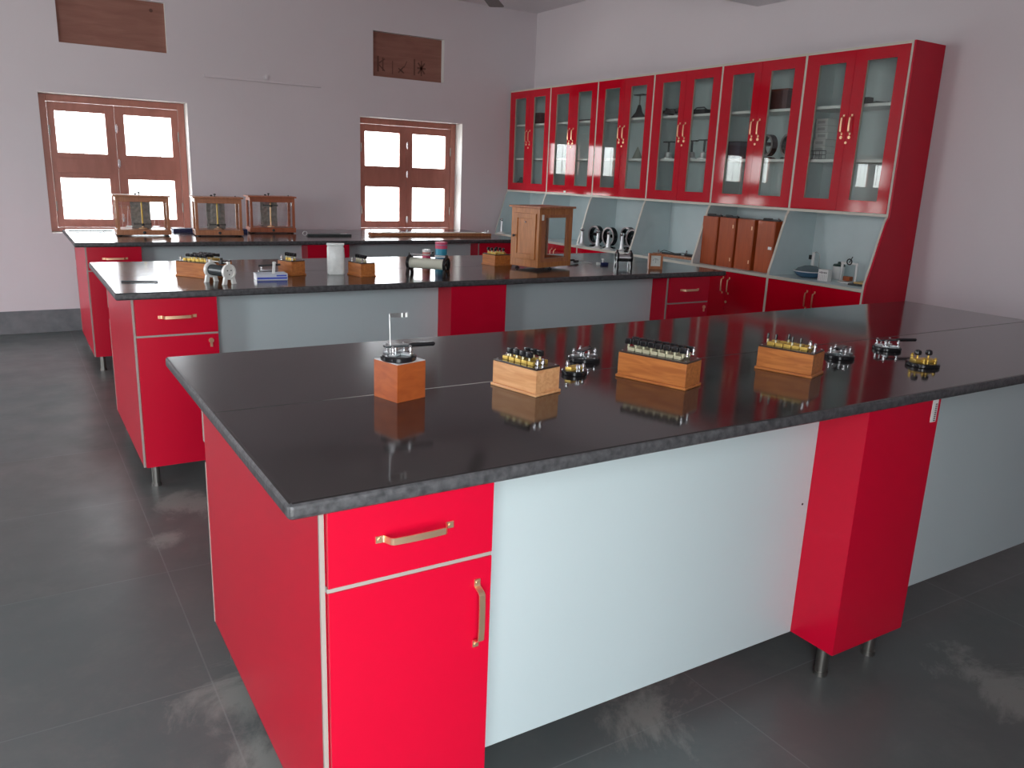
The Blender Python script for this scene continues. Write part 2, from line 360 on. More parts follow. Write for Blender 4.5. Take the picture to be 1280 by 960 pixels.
# windows
def window(idx, x0):
    yf = YB+.14; P = ((.108, .475), (.618, .988)); Q = ((.915, 1.249), (1.45, 1.774))
    e = bpy.data.objects.new('window_%d' % idx, None); C.objects.link(e); e.location = (x0, yf, 0); e['kind'] = 'structure'
    f = MB(); t = .055
    f.b2(.002, t, 0, .07, WZ0+.002, WZ1-.002); f.b2(WW-t, WW-.002, 0, .07, WZ0+.002, WZ1-.002)
    f.b2(t, WW-t, 0, .07, WZ1-t, WZ1-.002); f.b2(t, WW-t, 0, .07, WZ0+.002, WZ0+.035)
    f.build('window_frame', WINW, e, bev=.003)
    for s, (a, b) in enumerate(P):
        l, r = (t+.002, .5455) if s == 0 else (.5475, WW-t-.002); zb, zt = WZ0+.037, WZ1-t-.002
        sh = MB(); y0, y1 = .012, .048
        sh.b2(l, a, y0, y1, zb, zt); sh.b2(b, r, y0, y1, zb, zt)
        for z0, z1 in ((zb, Q[0][0]), (Q[0][1], Q[1][0]), (Q[1][1], zt)): sh.b2(a, b, y0, y1, z0, z1)
        # raised mid rail
        sh.b2(a-.02, b+.02, y0-.005, y0, 1.29, 1.41)
        so = sh.build('shutter', WINW, e, bev=.002)
        for q in Q: MB().b2(a, b, .028, .031, q[0], q[1]).build('window_pane', GLASS, so)
        h = MB()
        for z in (1.02, 1.62): h.cyl((l+.004 if s == 0 else r-.004, -.004, z-.04), (l+.004 if s == 0 else r-.004, -.004, z+.04), .005, n=10)
        h.build('hinge', STEEL, so)
    bo = MB()
    for z in (1.38, .93, 1.66): bo.cyl((.555, .0, z-.035), (.555, .0, z+.035), .006, n=10); bo.box(.555, .007, z, .022, .01, .05)
    bo.build('bolt', CHROME, e)
    g = MB()
    for k in range(1, 11): g.cyl((k*.1, .10, WZ0+.001), (k*.1, .10, WZ1-.001), .0028, n=6)
    for z in (1.35,): g.box(WW/2, .10, z, WW-.004, .005, .012)
    g.build('grille', STEEL, e)
for i, x in enumerate(WINX): window(i+1, x)

def added_window(idx, n, a, b):
    q = MB(); t = .05; W2, z0, z1 = b-a, SZ0+.001, SZ1-.001
    q.b2(.001, t, -.03, .03, z0, z1); q.b2(W2-t, W2-.001, -.03, .03, z0, z1); q.b2(t, W2-t, -.03, .03, z0, z0+t); q.b2(t, W2-t, -.03, .03, z1-t, z1)
    for k in range(1, 10): q.cyl((W2*k/10, .0, z0+t), (W2*k/10, .0, z1-t), .005, n=6)
    o = q.build('window_%d' % idx, WINW, loc=(XL-.1, a, 0) if n == 'left' else (a, YF-.1, 0), rot=(0, 0, PI/2 if n == 'left' else 0)); struct(o)
for i, (a, b) in enumerate(ADDED_LWIN): added_window(4+i, 'left', a, b)
for i, (a, b) in enumerate(ADDED_FWIN): added_window(5+i, 'front', a, b)

# plywood boards closing the ventilator openings
b = MB().b2(VENT[0][0]+.0002, VENT[0][1]-.0002, YB+.04, YB+.052, VENT[0][2]+.0002, VENT[0][3]-.0002).build('plywood_board', PLY)
tag(b, 'blank brown plywood board closing the opening above the left window', 'board', 'ventilator boards')
KN = mat('dark_knot', (.12, .05, .035), .7)
MB().lathe([(.001, 0), (.014, .0008), (.001, .001)], (.83, YB+.0398, 2.60), (0, -1, 0), 20).build('knot', KN, b)
b = thing('plywood_board', 'brown plywood board with dark stamped marks above the right window', 'board', ((VENT[1][0]+VENT[1][1])/2, YB+.06, VENT[1][2]+.0002), 0, 'ventilator boards')
hw = (VENT[1][1]-VENT[1][0])/2-.0002; hh = VENT[1][3]-VENT[1][2]-.0004
MB().b2(-hw, hw, 0, .012, 0, hh).build('board', PLY, b)
mk = MB(); INK = mat('faded_dark_ink', (.16, .07, .05), .8)
y = -.001
def dash(x0, z0, x1, z1, wd=.012):
    d = Vector((x1-x0, 0, z1-z0)); L = d.length; a = math.atan2(z1-z0, x1-x0)
    mk.box((x0+x1)/2, y, (z0+z1)/2, L, .0016, wd, rot=Matrix.Rotation(-a, 3, 'Y'))
dash(-.30, .05, -.30, .19, .02); dash(-.30, .12, -.23, .17); dash(-.30, .12, -.23, .06); dash(-.25, .06, -.25, .18)
mk.build('stamped_mark', INK, b); mk = MB()
dash(-.15, .04, -.15, .16, .008); dash(-.09, .06, -.03, .12); dash(-.09, .1, -.03, .06); dash(-.03, .11, .0, .17, .008)
mk.build('stamped_mark', INK, b); mk = MB()
dash(.08, .05, .08, .2, .016); dash(.11, .12, .2, .12, .018); dash(.12, .07, .19, .17, .016); dash(.12, .17, .19, .07, .016); dash(.155, .05, .155, .19, .014)
mk.build('stamped_mark', INK, b)

# slim batten on the back wall, ceiling fan
b = thing('wall_batten', 'thin white lighting batten high on the back wall between the windows', 'light fitting', (1.72, YB, 2.12))
MB().box(0, -.012, .012, 1.02, .022, .022, bev=.003).build('batten', WALLM, b)
MB().lathe([(.001, 0), (.022, 0), (.02, .02), (.001, .024)], (.02, -.001, .045), (0, -1, 0), 16).build('ceiling_rose', WALLM, b)

FB = mat('dark_brown_fan_paint', (.035, .022, .018), .35)
fan = thing('ceiling_fan', 'dark brown ceiling fan with one blade tip showing at the top edge', 'fan', (2.469, 3.853, 2.555))
f = MB(); f.lathe([(.01, .052), (.07, .055), (.10, .07), (.10, .11), (.05, .14), (.02, .15)]); f.build('motor', FB, fan)
MB().cyl((0, 0, .15), (0, 0, ZC-2.555-.001), .011).build('rod', FB, fan)
f = MB(); f.lathe([(.05, 0), (.045, -.03), (.02, -.06)], (0, 0, ZC-2.555-.001)); f.build('canopy', FB, fan)
for k in range(3):
    a = deg(50)+k*2*PI/3; q = MB()
    q.prism([(.17, -.045), (.625, -.055), (.64, -.04), (.64, .04), (.625, .055), (.17, .045)], .045, .051, 'z')
    q.box(.13, 0, .0545, .12, .035, .006)
    q.build('fan_blade', FB, fan, rot=(0, 0, a))

# ------------------------------------------------------------------ benches
L_, W_, HT, TH = 3.48, 1.184, .87, .03
PZ = .106
def counter(x, y, z, label):
    m = MB(); m.b2(0, L_, 0, W_, -TH, 0)
    top = [e for e in m.bm.edges]
    bmesh.ops.bevel(m.bm, geom=top, offset=.009, segments=3, profile=.5, affect='EDGES')
    bmesh.ops.recalc_face_normals(m.bm, faces=m.bm.faces)
    for f in m.bm.faces:
        f.material_index = 0 if f.normal.z > .95 else 1
    o = m.build('worktop', [GRAN1 if y == 0 else GRAN, GEDGE], loc=(x, y, z), smooth=False)
    return tag(o, label, 'worktop', 'granite worktops')
def bow(parent, c, L, ax, out=.024, w=.013, name='handle'):
    """strap handle: c centre on the face, ax direction of length, the face looks to `n`"""
    c = Vector(c); a = Vector(ax); n = bow.n; wv = a.cross(n)
    prof = ((-.5, .0015), (-.41, .0015), (-.395, .003), (-.36, .75), (-.33, .93), (-.15, 1.0), (.15, 1.0), (.33, .93), (.36, .75), (.395, .003), (.41, .0015), (.5, .0015))
    pts = [c+a*(L*p)+n*(out*q if q > .01 else q) for p, q in prof]
    m = MB(); m.strap(pts, w, .0022, wv)
    for s in (-1, 1): m.cyl(c+a*(s*L*.455)+n*.001, c+a*(s*L*.455)+n*.004, .0035, n=8)
    return m.build(name, BRASS, parent)
bow.n = Vector((0, -1, 0))
def leg(parent, x, y, h=PZ):
    m = MB(); m.cyl((x, y, .012), (x, y, h), .0175, n=18); m.build('leg', STEEL, parent)
    return
def foot(parent, x, y):
    m = MB(); m.cyl((x, y, 0), (x, y, .014), .021, n=18); m.build('foot', STEEL, parent)
PF, PB = .018, 1.03
def pedestal(x, y, wd, label, drawer=True, top=HT-TH, back=True, depth=None):
    """end cabinet: front at y+PF, runs back under the worktop; local origin at its front left on the floor"""
    D = PB-PF; e = thing('pedestal_cabinet', label, 'cabinet', (x, y+PF, 0), 0, 'pedestal cabinets under the worktops')
    H = top-.0005; t = .018; fr = .018
    c = MB(); c.mi = 0
    c.b2(0, t, fr, D-fr, PZ, H); c.b2(wd-t, wd, fr, D-fr, PZ, H); c.b2(t, wd-t, fr, D-fr, PZ, PZ+t); c.b2(t, wd-t, fr, D-fr, H-t, H)
    c.b2(t, wd-t, D/2-.005, D/2+.005, PZ+t, H-t)
    c.build('carcass', RED, e)
    MB().b2(-.0015, .007, fr-.006, fr, PZ, H).build('edge_band', EDGEB, e)
    MB().b2(-.0015, .007, D-fr, D-fr+.006, PZ, .60).build('edge_band', EDGEB, e)
    MB().b2(-.0015, .007, D-fr, D-fr+.012, .66, H).build('edge_band', EDGEB, e)
    MB().b2(.0072, wd, .003, fr, .6832, .6918).build('drawer_rail', EDGEB, e)
    fx0 = .009
    d = MB().b2(fx0, wd, 0, fr-.004, .692, H).build('drawer', RED, e, bev=.0012)
    bow(d, (fx0+(wd-fx0)*.5, 0, .768), .155, (1, 0, 0))
    q = MB().b2(fx0, wd, 0, fr-.004, PZ, .683).build('door', RED, e, bev=.0012)
    if drawer == 'lock':
        k = MB(); k.cyl((wd-.032, .002, .655), (wd-.032, -.006, .655), .011, n=16); k.box(wd-.032, -.003, .638, .010, .006, .022); k.build('lock', BRASS, q)
    else: bow(q, (wd-.032, 0, .567), .148, (0, 0, 1))
    # the same fronts on the far side
    d2 = MB().b2(fx0, wd-fx0, D-fr+.004, D, .690, H).build('drawer', RED, e, bev=.0012)
    q2 = MB().b2(fx0, wd-fx0, D-fr+.004, D, PZ, .684).build('door', RED, e, bev=.0012)
    for lx in (.05, wd-.045):
        for ly in (.06, D-.06): leg(e, lx, ly); foot(e, lx, ly)
    return e
def column(x, y, wd, label, top=HT-TH):
    D = PB-PF; e = thing('boxed_column', label, 'cabinet', (x, y+PF, 0), 0, 'plain red boxed columns under the worktops')
    MB().b2(0, wd, 0, D, PZ, top-.0005).build('casing', RED, e, bev=.0015)
    for lx in (.045, wd-.055):
        for ly in (.06, D-.06): leg(e, lx, ly); foot(e, lx, ly)
    return e
def panel(x0, x1, y, label, z0=PZ, top=HT-TH, depth=.148):
    o = MB().b2(0, x1-x0, 0, .016, 0, top-z0-.0005).build('modesty_panel', PANEL, loc=(x0, y+PF+depth, z0), bev=.001)
    return tag(o, label, 'panel', 'pale panels under the worktops')
PL, PW, MX, MW, RPX = .062, .338, 1.547, .327, 3.021
bench = (('near', 0, 0, HT), ('middle', .002, 2.40, .877), ('far', .014, 4.765, .875))
wt_lab = ('black granite worktop of the nearest bench, holding the wooden cube', 'black granite worktop of the middle bench, holding the tall teak cabinet', 'black granite worktop of the farthest bench, below the windows')
for i, (nm, bx, by, bz) in enumerate(bench):
    tp = bz-TH
    counter(bx, by, bz, wt_lab[i])
    e = pedestal(bx+PL, by, PW, ('red cabinet with two brass handles at the left end of the nearest bench',
        'red cabinet with a drawer and a small lock, left end of the middle bench',
        'red cabinet at the left end of the farthest bench, beside the aisle')[i], 'lock' if i == 1 else True, tp)
    c = column(bx+MX, by, MW, ('plain red boxed column between pale panels under the nearest worktop',
        'plain red boxed column between pale panels under the middle worktop',
        'plain red boxed column between pale panels under the farthest worktop')[i], tp)
    panel(bx+PL+PW, bx+MX, by, ('pale blue-grey panel left of the red column under the nearest worktop',
        'pale blue-grey panel left of the red column under the middle worktop',
        'pale blue-grey panel left of the red column under the farthest worktop')[i], top=tp)
    panel(bx+MX+MW, bx+RPX, by, ('pale blue-grey panel at the right frame edge, right of the nearest red column',
        'pale blue-grey panel right of the red column under the middle worktop',
        'pale blue-grey panel right of the red column under the farthest worktop')[i], top=tp)
    if i:
        pedestal(bx+RPX, by, PW, ('', 'red cabinet at the right end of the middle bench, beside the wall units',
            'red cabinet at the right end of the farthest bench, behind the tall teak cabinet')[i], 'lock', tp)
    if i == 0:
        s = MB().b2(MW-.040, MW-.014, -.0012, 0, tp-.070, tp-.004); so = s.build('sticker', WHITE, c)
        s = MB()
        for k in range(9): s.box(MW-.022, -.0014, tp-.066+.006*k, .009, .0008, .003)
        s.build('printed_lines', BLACK, so)
scr = bpy.data.objects['modesty_panel']
MB().cyl((1.521-.4, .001, .523-PZ), (1.521-.4, -.001, .523-PZ), .0035, n=10).build('screw', BLACK, scr)

# ------------------------------------------------------------------ wall units along the right wall
CX, CY0, CWD, CT, CB, SX, SZ = 4.26, 6.381, .751, 2.26, 1.247, 4.125, .807
XB = XR-.004
prof_up = [(CX, CB), (4.241, 1.215), (4.205, 1.10), (4.165, .955), (4.128, .84), (SX, SZ)]
def side_poly(): return [(XB, CT), (CX, CT)]+prof_up+[(SX, .102), (XB, .102)]
names6 = ('farthest', 'second from the back wall', 'third from the back wall', 'fourth from the back wall', 'fifth from the back wall', 'nearest')
unit_lab = ('tall red glazed wall unit in the far corner, leftmost of the row',
 'tall red glazed wall unit behind the teak cabinet, white sticker on its left door',
 'tall red glazed wall unit whose niche holds the black rings and silver posts',
 'tall red glazed wall unit whose niche holds the long flat tray',
 'tall red glazed wall unit whose niche holds the upright orange boxes',
 'tall red glazed wall unit nearest the camera, with a red end panel')
bow.n = Vector((-1, 0, 0))
def wall_unit(k):
    ya, yb = 0, -CWD; t = .009
    e = thing('wall_unit', unit_lab[k], 'cabinet', (0, CY0-k*CWD, 0), 0, 'glazed wall units')
    c = MB(); P = side_poly()
    xi = .002
    c.prism([(a+(xi if a < XB-.1 else 0), b_) for a, b_ in P], -t, -.0005); c.prism([(a+(xi if a < XB-.1 else 0), b_) for a, b_ in P], yb+.0005, yb+t)
    c.b2(XB-.008, XB, yb+t, -t, .102, CT)
    c.b2(CX+xi, XB-.008, yb+t, -t, CT-.016, CT); c.b2(CX+xi, XB-.008, yb+t, -t, CB, CB+.016)
    c.b2(SX+xi, XB-.008, yb+t, -t, SZ-.020, SZ); c.b2(SX+.02, XB-.008, yb+t, -t, .102, .118)
    c.build('carcass', CARC, e)
    ed = MB()   # cream front edges
    E_ = [(CX, CT)]+prof_up+[(SX, .102)]
    for y0 in (-t-.0003, yb+.0003):
        for (a, b_), (a2, b2_) in zip(E_, E_[1:]):
            ed.prism([(a, b_), (a+.004, b_), (a2+.004, b2_), (a2, b2_)], y0, y0+t)
    ed.b2(CX, CX+.003, yb+t, -t, CT-.014, CT); ed.b2(CX, CX+.003, yb+t, -t, CB-.001, CB+.016)
    ed.b2(SX, SX+.003, yb+t, -t, SZ-.020, SZ)
    ed.build('edge_band', EDGE, e)
    for z in (1.925, 1.59):
        MB().b2(CX+.035, XB-.009, yb+t+.001, -t-.001, z-.018, z).build('shelf', WHITE, e)
    hwid = (CWD-2*t)/2
    for s in (0, 1):     # s=0 far door, s=1 near door
        y1 = -t-.001-s*hwid; y0 = y1-hwid+.002; p1 = (-.112, -.311)[0] if s == 0 else -.464; p0 = p1-.199
        z0, z1, q0, q1 = CB+.018, CT-.016, 1.338, 2.175
        d = MB(); x0, x1 = CX-.002, CX+.016
        O = [(y0, z0), (y1, z0), (y1, z1), (y0, z1)]; I = [(p0, q0), (p1, q0), (p1, q1), (p0, q1)]
        vs = {(n, x): [d.bm.verts.new((x, a, b_)) for a, b_ in (O if n == 'O' else I)] for n in 'OI' for x in (x0, x1)}
        for i in range(4):
            j = (i+1) % 4
            d.bm.faces.new((vs['O', x0][i], vs['O', x0][j], vs['I', x0][j], vs['I', x0][i])); d.bm.faces.new((vs['O', x1][i], vs['I', x1][i], vs['I', x1][j], vs['O', x1][j]))
            d.bm.faces.new((vs['O', x0][i], vs['O', x1][i], vs['O', x1][j], vs['O', x0][j]))
            f = d.bm.faces.new((vs['I', x0][i], vs['I', x0][j], vs['I', x1][j], vs['I', x1][i])); f.material_index = 1
        do = d.build('glazed_door', [REDG, TANB], e, smooth=False)
        MB().b2(CX+.011, CX+.014, p0, p1, q0, q1).build('glass_pane', CABGL, do)
        hy = -CWD/2+(.030 if s == 0 else -.030)
        bow(do, (CX-.002, hy, 1.80), .125, (0, 0, 1), .022, .011)
        lk = MB(); lk.cyl((CX-.001, hy, 1.722), (CX-.008, hy, 1.722), .010, n=14)
        if s: lk.cyl((CX-.001, hy+.022, 1.69), (CX-.006, hy+.022, 1.69), .008, n=14)
        lk.build('lock', BRASS, do)
        # base doors
        b_ = MB().b2(SX-.001, SX+.016, y0, y1, .108, SZ-.022).build('base_door', REDG, e, bev=.0012)
        bow(b_, (SX-.001, hy, .685), .125, (0, 0, 1), .022, .011)
        if s: lk = MB(); lk.cyl((SX, hy+.015, .565), (SX-.006, hy+.015, .565), .009, n=14); lk.build('lock', BRASS, b_)
        if k == 1 and s == 0:
            MB().b2(CX-.003, CX-.002, -.335, -.30, 1.272, 1.288).build('sticker', WHITE, do)
    if k == 5:
        m = MB(); m.prism([(a+(.002 if a < XB-.1 else 0), b_) for a, b_ in P], yb-.016, yb-.0005); m.build('end_panel', RED, e)
        ed = MB()
        for (a, b_), (a2, b2_) in zip(E_, E_[1:]): ed.prism([(a, b_), (a+.004, b_), (a2+.004, b2_), (a2, b2_)], yb-.004, yb)
        ed.build('edge_band', EDGE, e)
    for x in (SX+.07, XB-.06):
        for yy in (-.06, -CWD+.06): leg(e, x, yy, .102)
    return e
for k in range(6): wall_unit(k)

# ------------------------------------------------------------------ resistance boxes
def terminal(m, x, y, z, r=.006, h=.022):
    m.lathe([(r*.9, 0), (r*.9, .003), (r*.4, .004), (r*.4, h*.35), (r, h*.4), (r, h*.62), (r*.5, h*.7), (r*.75, h*.85), (r*.3, h)], (x, y, z), n=14)
def resistance_box(label, F, long_, la, wd, h, wmat, bmat, nb, rows, plugs, terms, headr=.0085, bar=None):
    """F = near corner on the worktop; local x runs along the long side away from F, y across to the right"""
    a = deg(la); ax = Vector((math.cos(a), math.sin(a), 0)); ay = Vector((math.cos(a-PI/2), math.sin(a-PI/2), 0))
    c = Vector(F)+ax*(long_/2)+ay*(wd/2)
    e = thing('resistance_box', label, 'instrument', tuple(c), a, 'wooden resistance boxes')
    p = .004
    MB().box(0, 0, .004, long_, wd, .008, bev=.002).build('plinth', wmat, e)
    MB().box(0, 0, .008+(h-.008)/2, long_-2*p, wd-2*p, h-.008, bev=.001).build('body', wmat, e)
    MB().box(0, 0, h+.0025, long_-2*p-.002, wd-2*p-.002, .005, bev=.001).build('top_plate', DKPLATE, e)
    z = h+.005; pitch = (long_-.05)/nb
    for yy in rows:
        for k in range(nb):
            MB().box(-long_/2+.03+pitch*(k+.5), yy, z+.005, pitch-.003, .016, .010, bev=.0012).build('brass_block', bmat, e)
    for (k, yy) in plugs:
        x = -long_/2+.03+pitch*k
        q = MB(); q.mi = 0; q.cyl((x, yy, z+.006), (x, yy, z+.017), .0032, n=10)
        q.mi = 1; q.box(x, yy, z+.026, headr*.8, headr*2.2, .018, bev=.0025) if bar is None else q.box(x, yy, z+.025, pitch*.86, .012, .016, bev=.003)
        q.build('plug', [BRASSP, EBON], e)
    for (x, yy) in terms:
        q = MB(); terminal(q, x, yy, z+(.010 if any(abs(yy-r) < .008 for r in rows) else 0)); q.build('terminal', CHROME, e)
    s = MB()
    for sx in (-1, 1):
        for sy in (-1, 1): s.lathe([(.001, 0), (.0035, 0), (.001, .0018)], (sx*(long_/2-.012), sy*(wd/2-.012), z), n=10)
    s.build('screws', CHROME, e)
    return e
resistance_box('pale wooden resistance box with yellow brass blocks, beside the wooden cube', (.734, .39, HT), .162, 104, .096, .066, WPALE, BRASSY, 5, (-.020, .020),
    [(1, -.02), (2, -.02), (1, .02), (3, .02), (4, .02), (3, -.02), (2, .02)], [(.066, -.03), (.055, .012), (-.066, .03), (-.068, .012)], bar=True)
resistance_box('long orange resistance box with a dense row of black plugs, middle of the nearest worktop', (1.137, .285, HT), .218, 109, .0925, .070, WORAN, BRASSP, 7, (.018, -.018),
    [(k, .018) for k in range(8)]+[(k, -.018) for k in range(8)], [(-.088, -.022), (-.088, .012)], bar=True)
resistance_box('orange-brown resistance box with few plugs, rightmost on the nearest worktop', (1.584, .239, HT), .174, 109, .100, .068, WORAN, BRASSY, 5, (-.018, .018),
    [(1, .018), (2, .018), (4, .018), (3, -.018), (5, .018)], [(-.068, .0), (-.062, .024)], headr=.006)
resistance_box('largest wooden resistance box on the middle bench, two rows of raised black plugs', (.44, 2.762, .877), .200, 127, .175, .070, WORAN, BRASSY, 6, (-.045, .0, .045),
    [(k, r) for k in (1, 2, 3, 4, 5) for r in (-.045, .0, .045)], [(-.08, .068), (.08, .068)], bar=True)
resistance_box('small wooden resistance box between the blue tray and the milky jar', (.838, 2.770, .877), .115, 112, .092, .070, WORAN, BRASSY, 4, (.0,),
    [(k, .0) for k in range(5)], [(-.042, .028), (.042, .028)])
resistance_box('small wooden resistance box just right of the milky jar', (1.154, 2.652, .877), .134, 100, .092, .066, WORAN, BRASSP, 4, (.0,),
    [(k, .0) for k in range(5)], [(-.05, .026), (.05, .026)])
resistance_box('wooden resistance box half hidden behind the tall teak cabinet', (2.115, 2.955, .877), .14, 95, .13, .062, WORAN, BRASSY, 5, (-.03, .03),
    [(k, r) for k in (1, 3, 5) for r in (-.03, .03)], [(.05, 0)])

# ------------------------------------------------------------------ keys and switches on discs
def disc_base(e, r, h=.013): MB().lathe([(r-.002, 0), (r, .002), (r, h-.003), (r-.003, h)], n=40).build('base', EBON, e)
def commutator(label, loc, rz, r=.045, handle_len=.055):
    e = thing('reversing_switch', label, 'switch', loc, rz, 'black and chrome reversing switches')
    disc_base(e, r)
    p = MB()
    for a in range(4):
        an = PI/4+a*PI/2; p.box(math.cos(an)*r*.52, math.sin(an)*r*.52, .0155, r*.62, r*.42, .005, rz=an, bev=.001)
    p.build('contact_plate', GUN, e)
    for a in range(4):
        an = PI/4+a*PI/2; q = MB(); terminal(q, math.cos(an)*r*.72, math.sin(an)*r*.72, .018, .0055, .020); q.build('terminal', CHROME, e)
    q = MB(); q.cyl((-.008, 0, .018), (-.008, 0, .034), .0045, n=12); q.cyl((-r*.55, 0, .018), (-r*.55, 0, .030), .003, n=10); q.build('pivot', CHROME, e)
    q = MB(); q.box(-.002, 0, .034, r*1.55, .020, .005, bev=.001); q.build('crossbar', mat_dk, e)
    q = MB(); q.loft([q.ring((r*.62, 0, .034), .0035, (1, 0, 0), 12), q.ring((r*.8, 0, .034), .0055, (1, 0, 0), 12), q.ring((r*.8+handle_len, 0, .034), .0055, (1, 0, 0), 12), q.ring((r*.8+handle_len+.004, 0, .034), .002, (1, 0, 0), 12)])
    q.build('handle', EBON, e)
    return e
GUN = mat('dull_nickel', (.42, .45, .46), .32, .9)
mat_dk = mat('dark_grey_bakelite', (.05, .06, .065), .25)
cube = thing('wooden_cube_box', 'deep orange wooden cube with a switch on top, leftmost on the nearest worktop', 'box', (.4325, .535, HT), deg(16))
MB().box(0, 0, .046, .088, .088, .092, bev=.001).build('body', WDEEP, cube)
MB().box(0, 0, .0932, .086, .086, .0022).build('top_plate', SILVER, cube)
HC = HT+.0945
sw = commutator('black disc switch with dark handle and tall glass flag, on top of the wooden cube', (.426, .528, HC), deg(-4), .043)
q = MB(); q.cyl((-.022, -.006, .013), (-.024, -.004, .112), .0012, n=8); q.build('upright_wire', SILVER, sw)
q = MB(); q.box(-.001, -.004, .1085, .046, .0015, .010); q.build('flag', glass('flag_film', (.86, .84, .82), .12), sw)
q = MB(); q.box(.0065, -.006, .1085, .004, .001, .010); q.box(.017, -.006, .1085, .005, .001, .010); q.build('flag_mark', WHITE, sw)
commutator('chrome and black disc switch behind the pale resistance box', (1.105, .690, HT), deg(30), .048, .0)
commutator('chrome and black disc switch just right of the rightmost resistance box', (1.925, .402, HT), deg(200), .046, .0)
commutator('disc switch with a long black handle pointing right, far right of the nearest worktop', (2.21, .425, HT), deg(-20), .047, .07)
def plug_key(label, loc, rz, r=.05, knobs=True):
    e = thing('plug_key', label, 'switch', loc, rz, 'brass plug keys on black discs')
    disc_base(e, r)
    q = MB(); q.box(-r*.36, 0, .018, r*.66, r*.7, .010, bev=.0015); q.box(r*.36, 0, .018, r*.66, r*.7, .010, bev=.0015); q.build('brass_block', BRASSY, e)
    for x, y in ((-r*.35, -r*.05), (r*.4, 0)) if knobs else ():
        q = MB(); q.cyl((x, y+.008, .023), (x, y+.008, .034), .003, n=10); q.build('stem', BRASSY, e)
        q = MB(); q.lathe([(.004, 0), (.010, .003), (.011, .010), (.008, .017), (.002, .019)], (x, y+.008, .032), n=16); q.build('knob', EBON, e)
    for x, y in ((0, -r*.5), (-r*.2, -r*.45), (r*.55, -r*.4), (-r*.7, r*.1)):
        q = MB(); terminal(q, x, y, .013 if abs(y) > r*.38 else .023, .006, .017); q.build('terminal', BRASSY if knobs else CHROME, e)
    return e
plug_key('brass plug key with two black knobs, rightmost on the nearest worktop', (2.085, .215, HT), deg(-28), .050)
plug_key('small brass plug key touching the back of the pale resistance box', (.975, .560, HT), deg(10), .036, False)

# ------------------------------------------------------------------ middle bench
Z2 = .877
rod = MB(); rod.cyl((0, 0, .004), (.135, 0, .004), .0035, n=10); rod.torus((.143, 0, .004), .007, .0025, (0, 0, 1), 16, 8)
tag(rod.build('metal_rod', mat_dk, loc=(.065, 2.745, Z2), rot=(0, 0, deg(-15))), 'thin metal rod lying on the left end of the middle bench', 'rod')

def rheostat(label, loc, rz, L, R, endm, tubem, rodm, footed=True, cat='instrument'):
    """local x along the tube; end plates with two feet"""
    e = thing('rheostat', label, cat, loc, rz, 'slide rheostats')
    zc = R+.022
    q = MB(); q.cyl((-L/2+.006, 0, zc), (L/2-.006, 0, zc), R*.72, n=28)
    for k in range(int(L/.006)-3): q.band((-L/2+.014+k*.006, 0, zc), R*.72, .003, .0008, (1, 0, 0), 24)
    q.build('coil_tube', tubem, e)
    for s in (-1, 1):
        q = MB(); x = s*L/2
        q.band((x, 0, zc), R*.78, .014, R*.26, (1, 0, 0), 28)
        if endm is EBON:
            for a in range(3): an = a*2*PI/3+.4; q.cyl((x, 0, zc), (x, math.sin(an)*R*.8, zc+math.cos(an)*R*.8), R*.10, n=8)
            q.cyl((x-.004, 0, zc), (x+.004, 0, zc), R*.2, n=14)
        else: q.cyl((x-.004*s, 0, zc), (x+.003*s, 0, zc), R*.8, n=28)
        for f in (-1, 1):
            q.prism([(f*R*.35, zc-R*.75), (f*R*.75, zc-R*.45), (f*R*1.05, .004), (f*R*1.15, 0), (f*R*.5, 0), (f*R*.45, .006)], x-.006, x+.006, 'x')
        q.prism([(-R*.22, zc+R*.9), (R*.22, zc+R*.9), (R*.2, zc+R*1.35), (-R*.2, zc+R*1.35)], x-.005, x+.005, 'x')
        q.build('end_plate', endm, e, bev=.0008)
        if endm is EBON: continue
        h = MB()
        for a in range(3):
            an = a*2*PI/3+.5; h.cyl((x+s*.003, math.cos(an)*R*.35, zc+math.sin(an)*R*.35), (x+s*.0045, math.cos(an)*R*.35, zc+math.sin(an)*R*.35), R*.09, n=8)
        h.build('screw_holes', BLACK if endm is not EBON else CHROME, e)
    q = MB(); q.cyl((-L/2, 0, zc+R*1.18), (L/2, 0, zc+R*1.18), .0028, n=10); q.build('slide_rod', rodm, e)
    q = MB(); q.box(L*.12, 0, zc+R*1.15, .022, .018, .016, bev=.002); q.cyl((L*.12, 0, zc+R*1.2), (L*.12, 0, zc+R*1.2+.018), .006, n=12); q.build('slider', BLACK, e)
    return e
rheostat('small rheostat with white porcelain end plates, in front of the largest resistance box', (.463, 2.62, Z2), deg(-62), .120, .034, PORC, mat_dk, STEEL)
rheostat('rheostat with a cream tube and black end rings, in front of the two cans', (1.535, 2.665, Z2), deg(-50), .21, .038, EBON, CREAM, CHROME)
rheostat('stout chrome rheostat with black wheels, right of the tall teak cabinet', (2.94, 2.76, Z2), deg(-24), .088, .035, EBON, CHROME, CHROME)

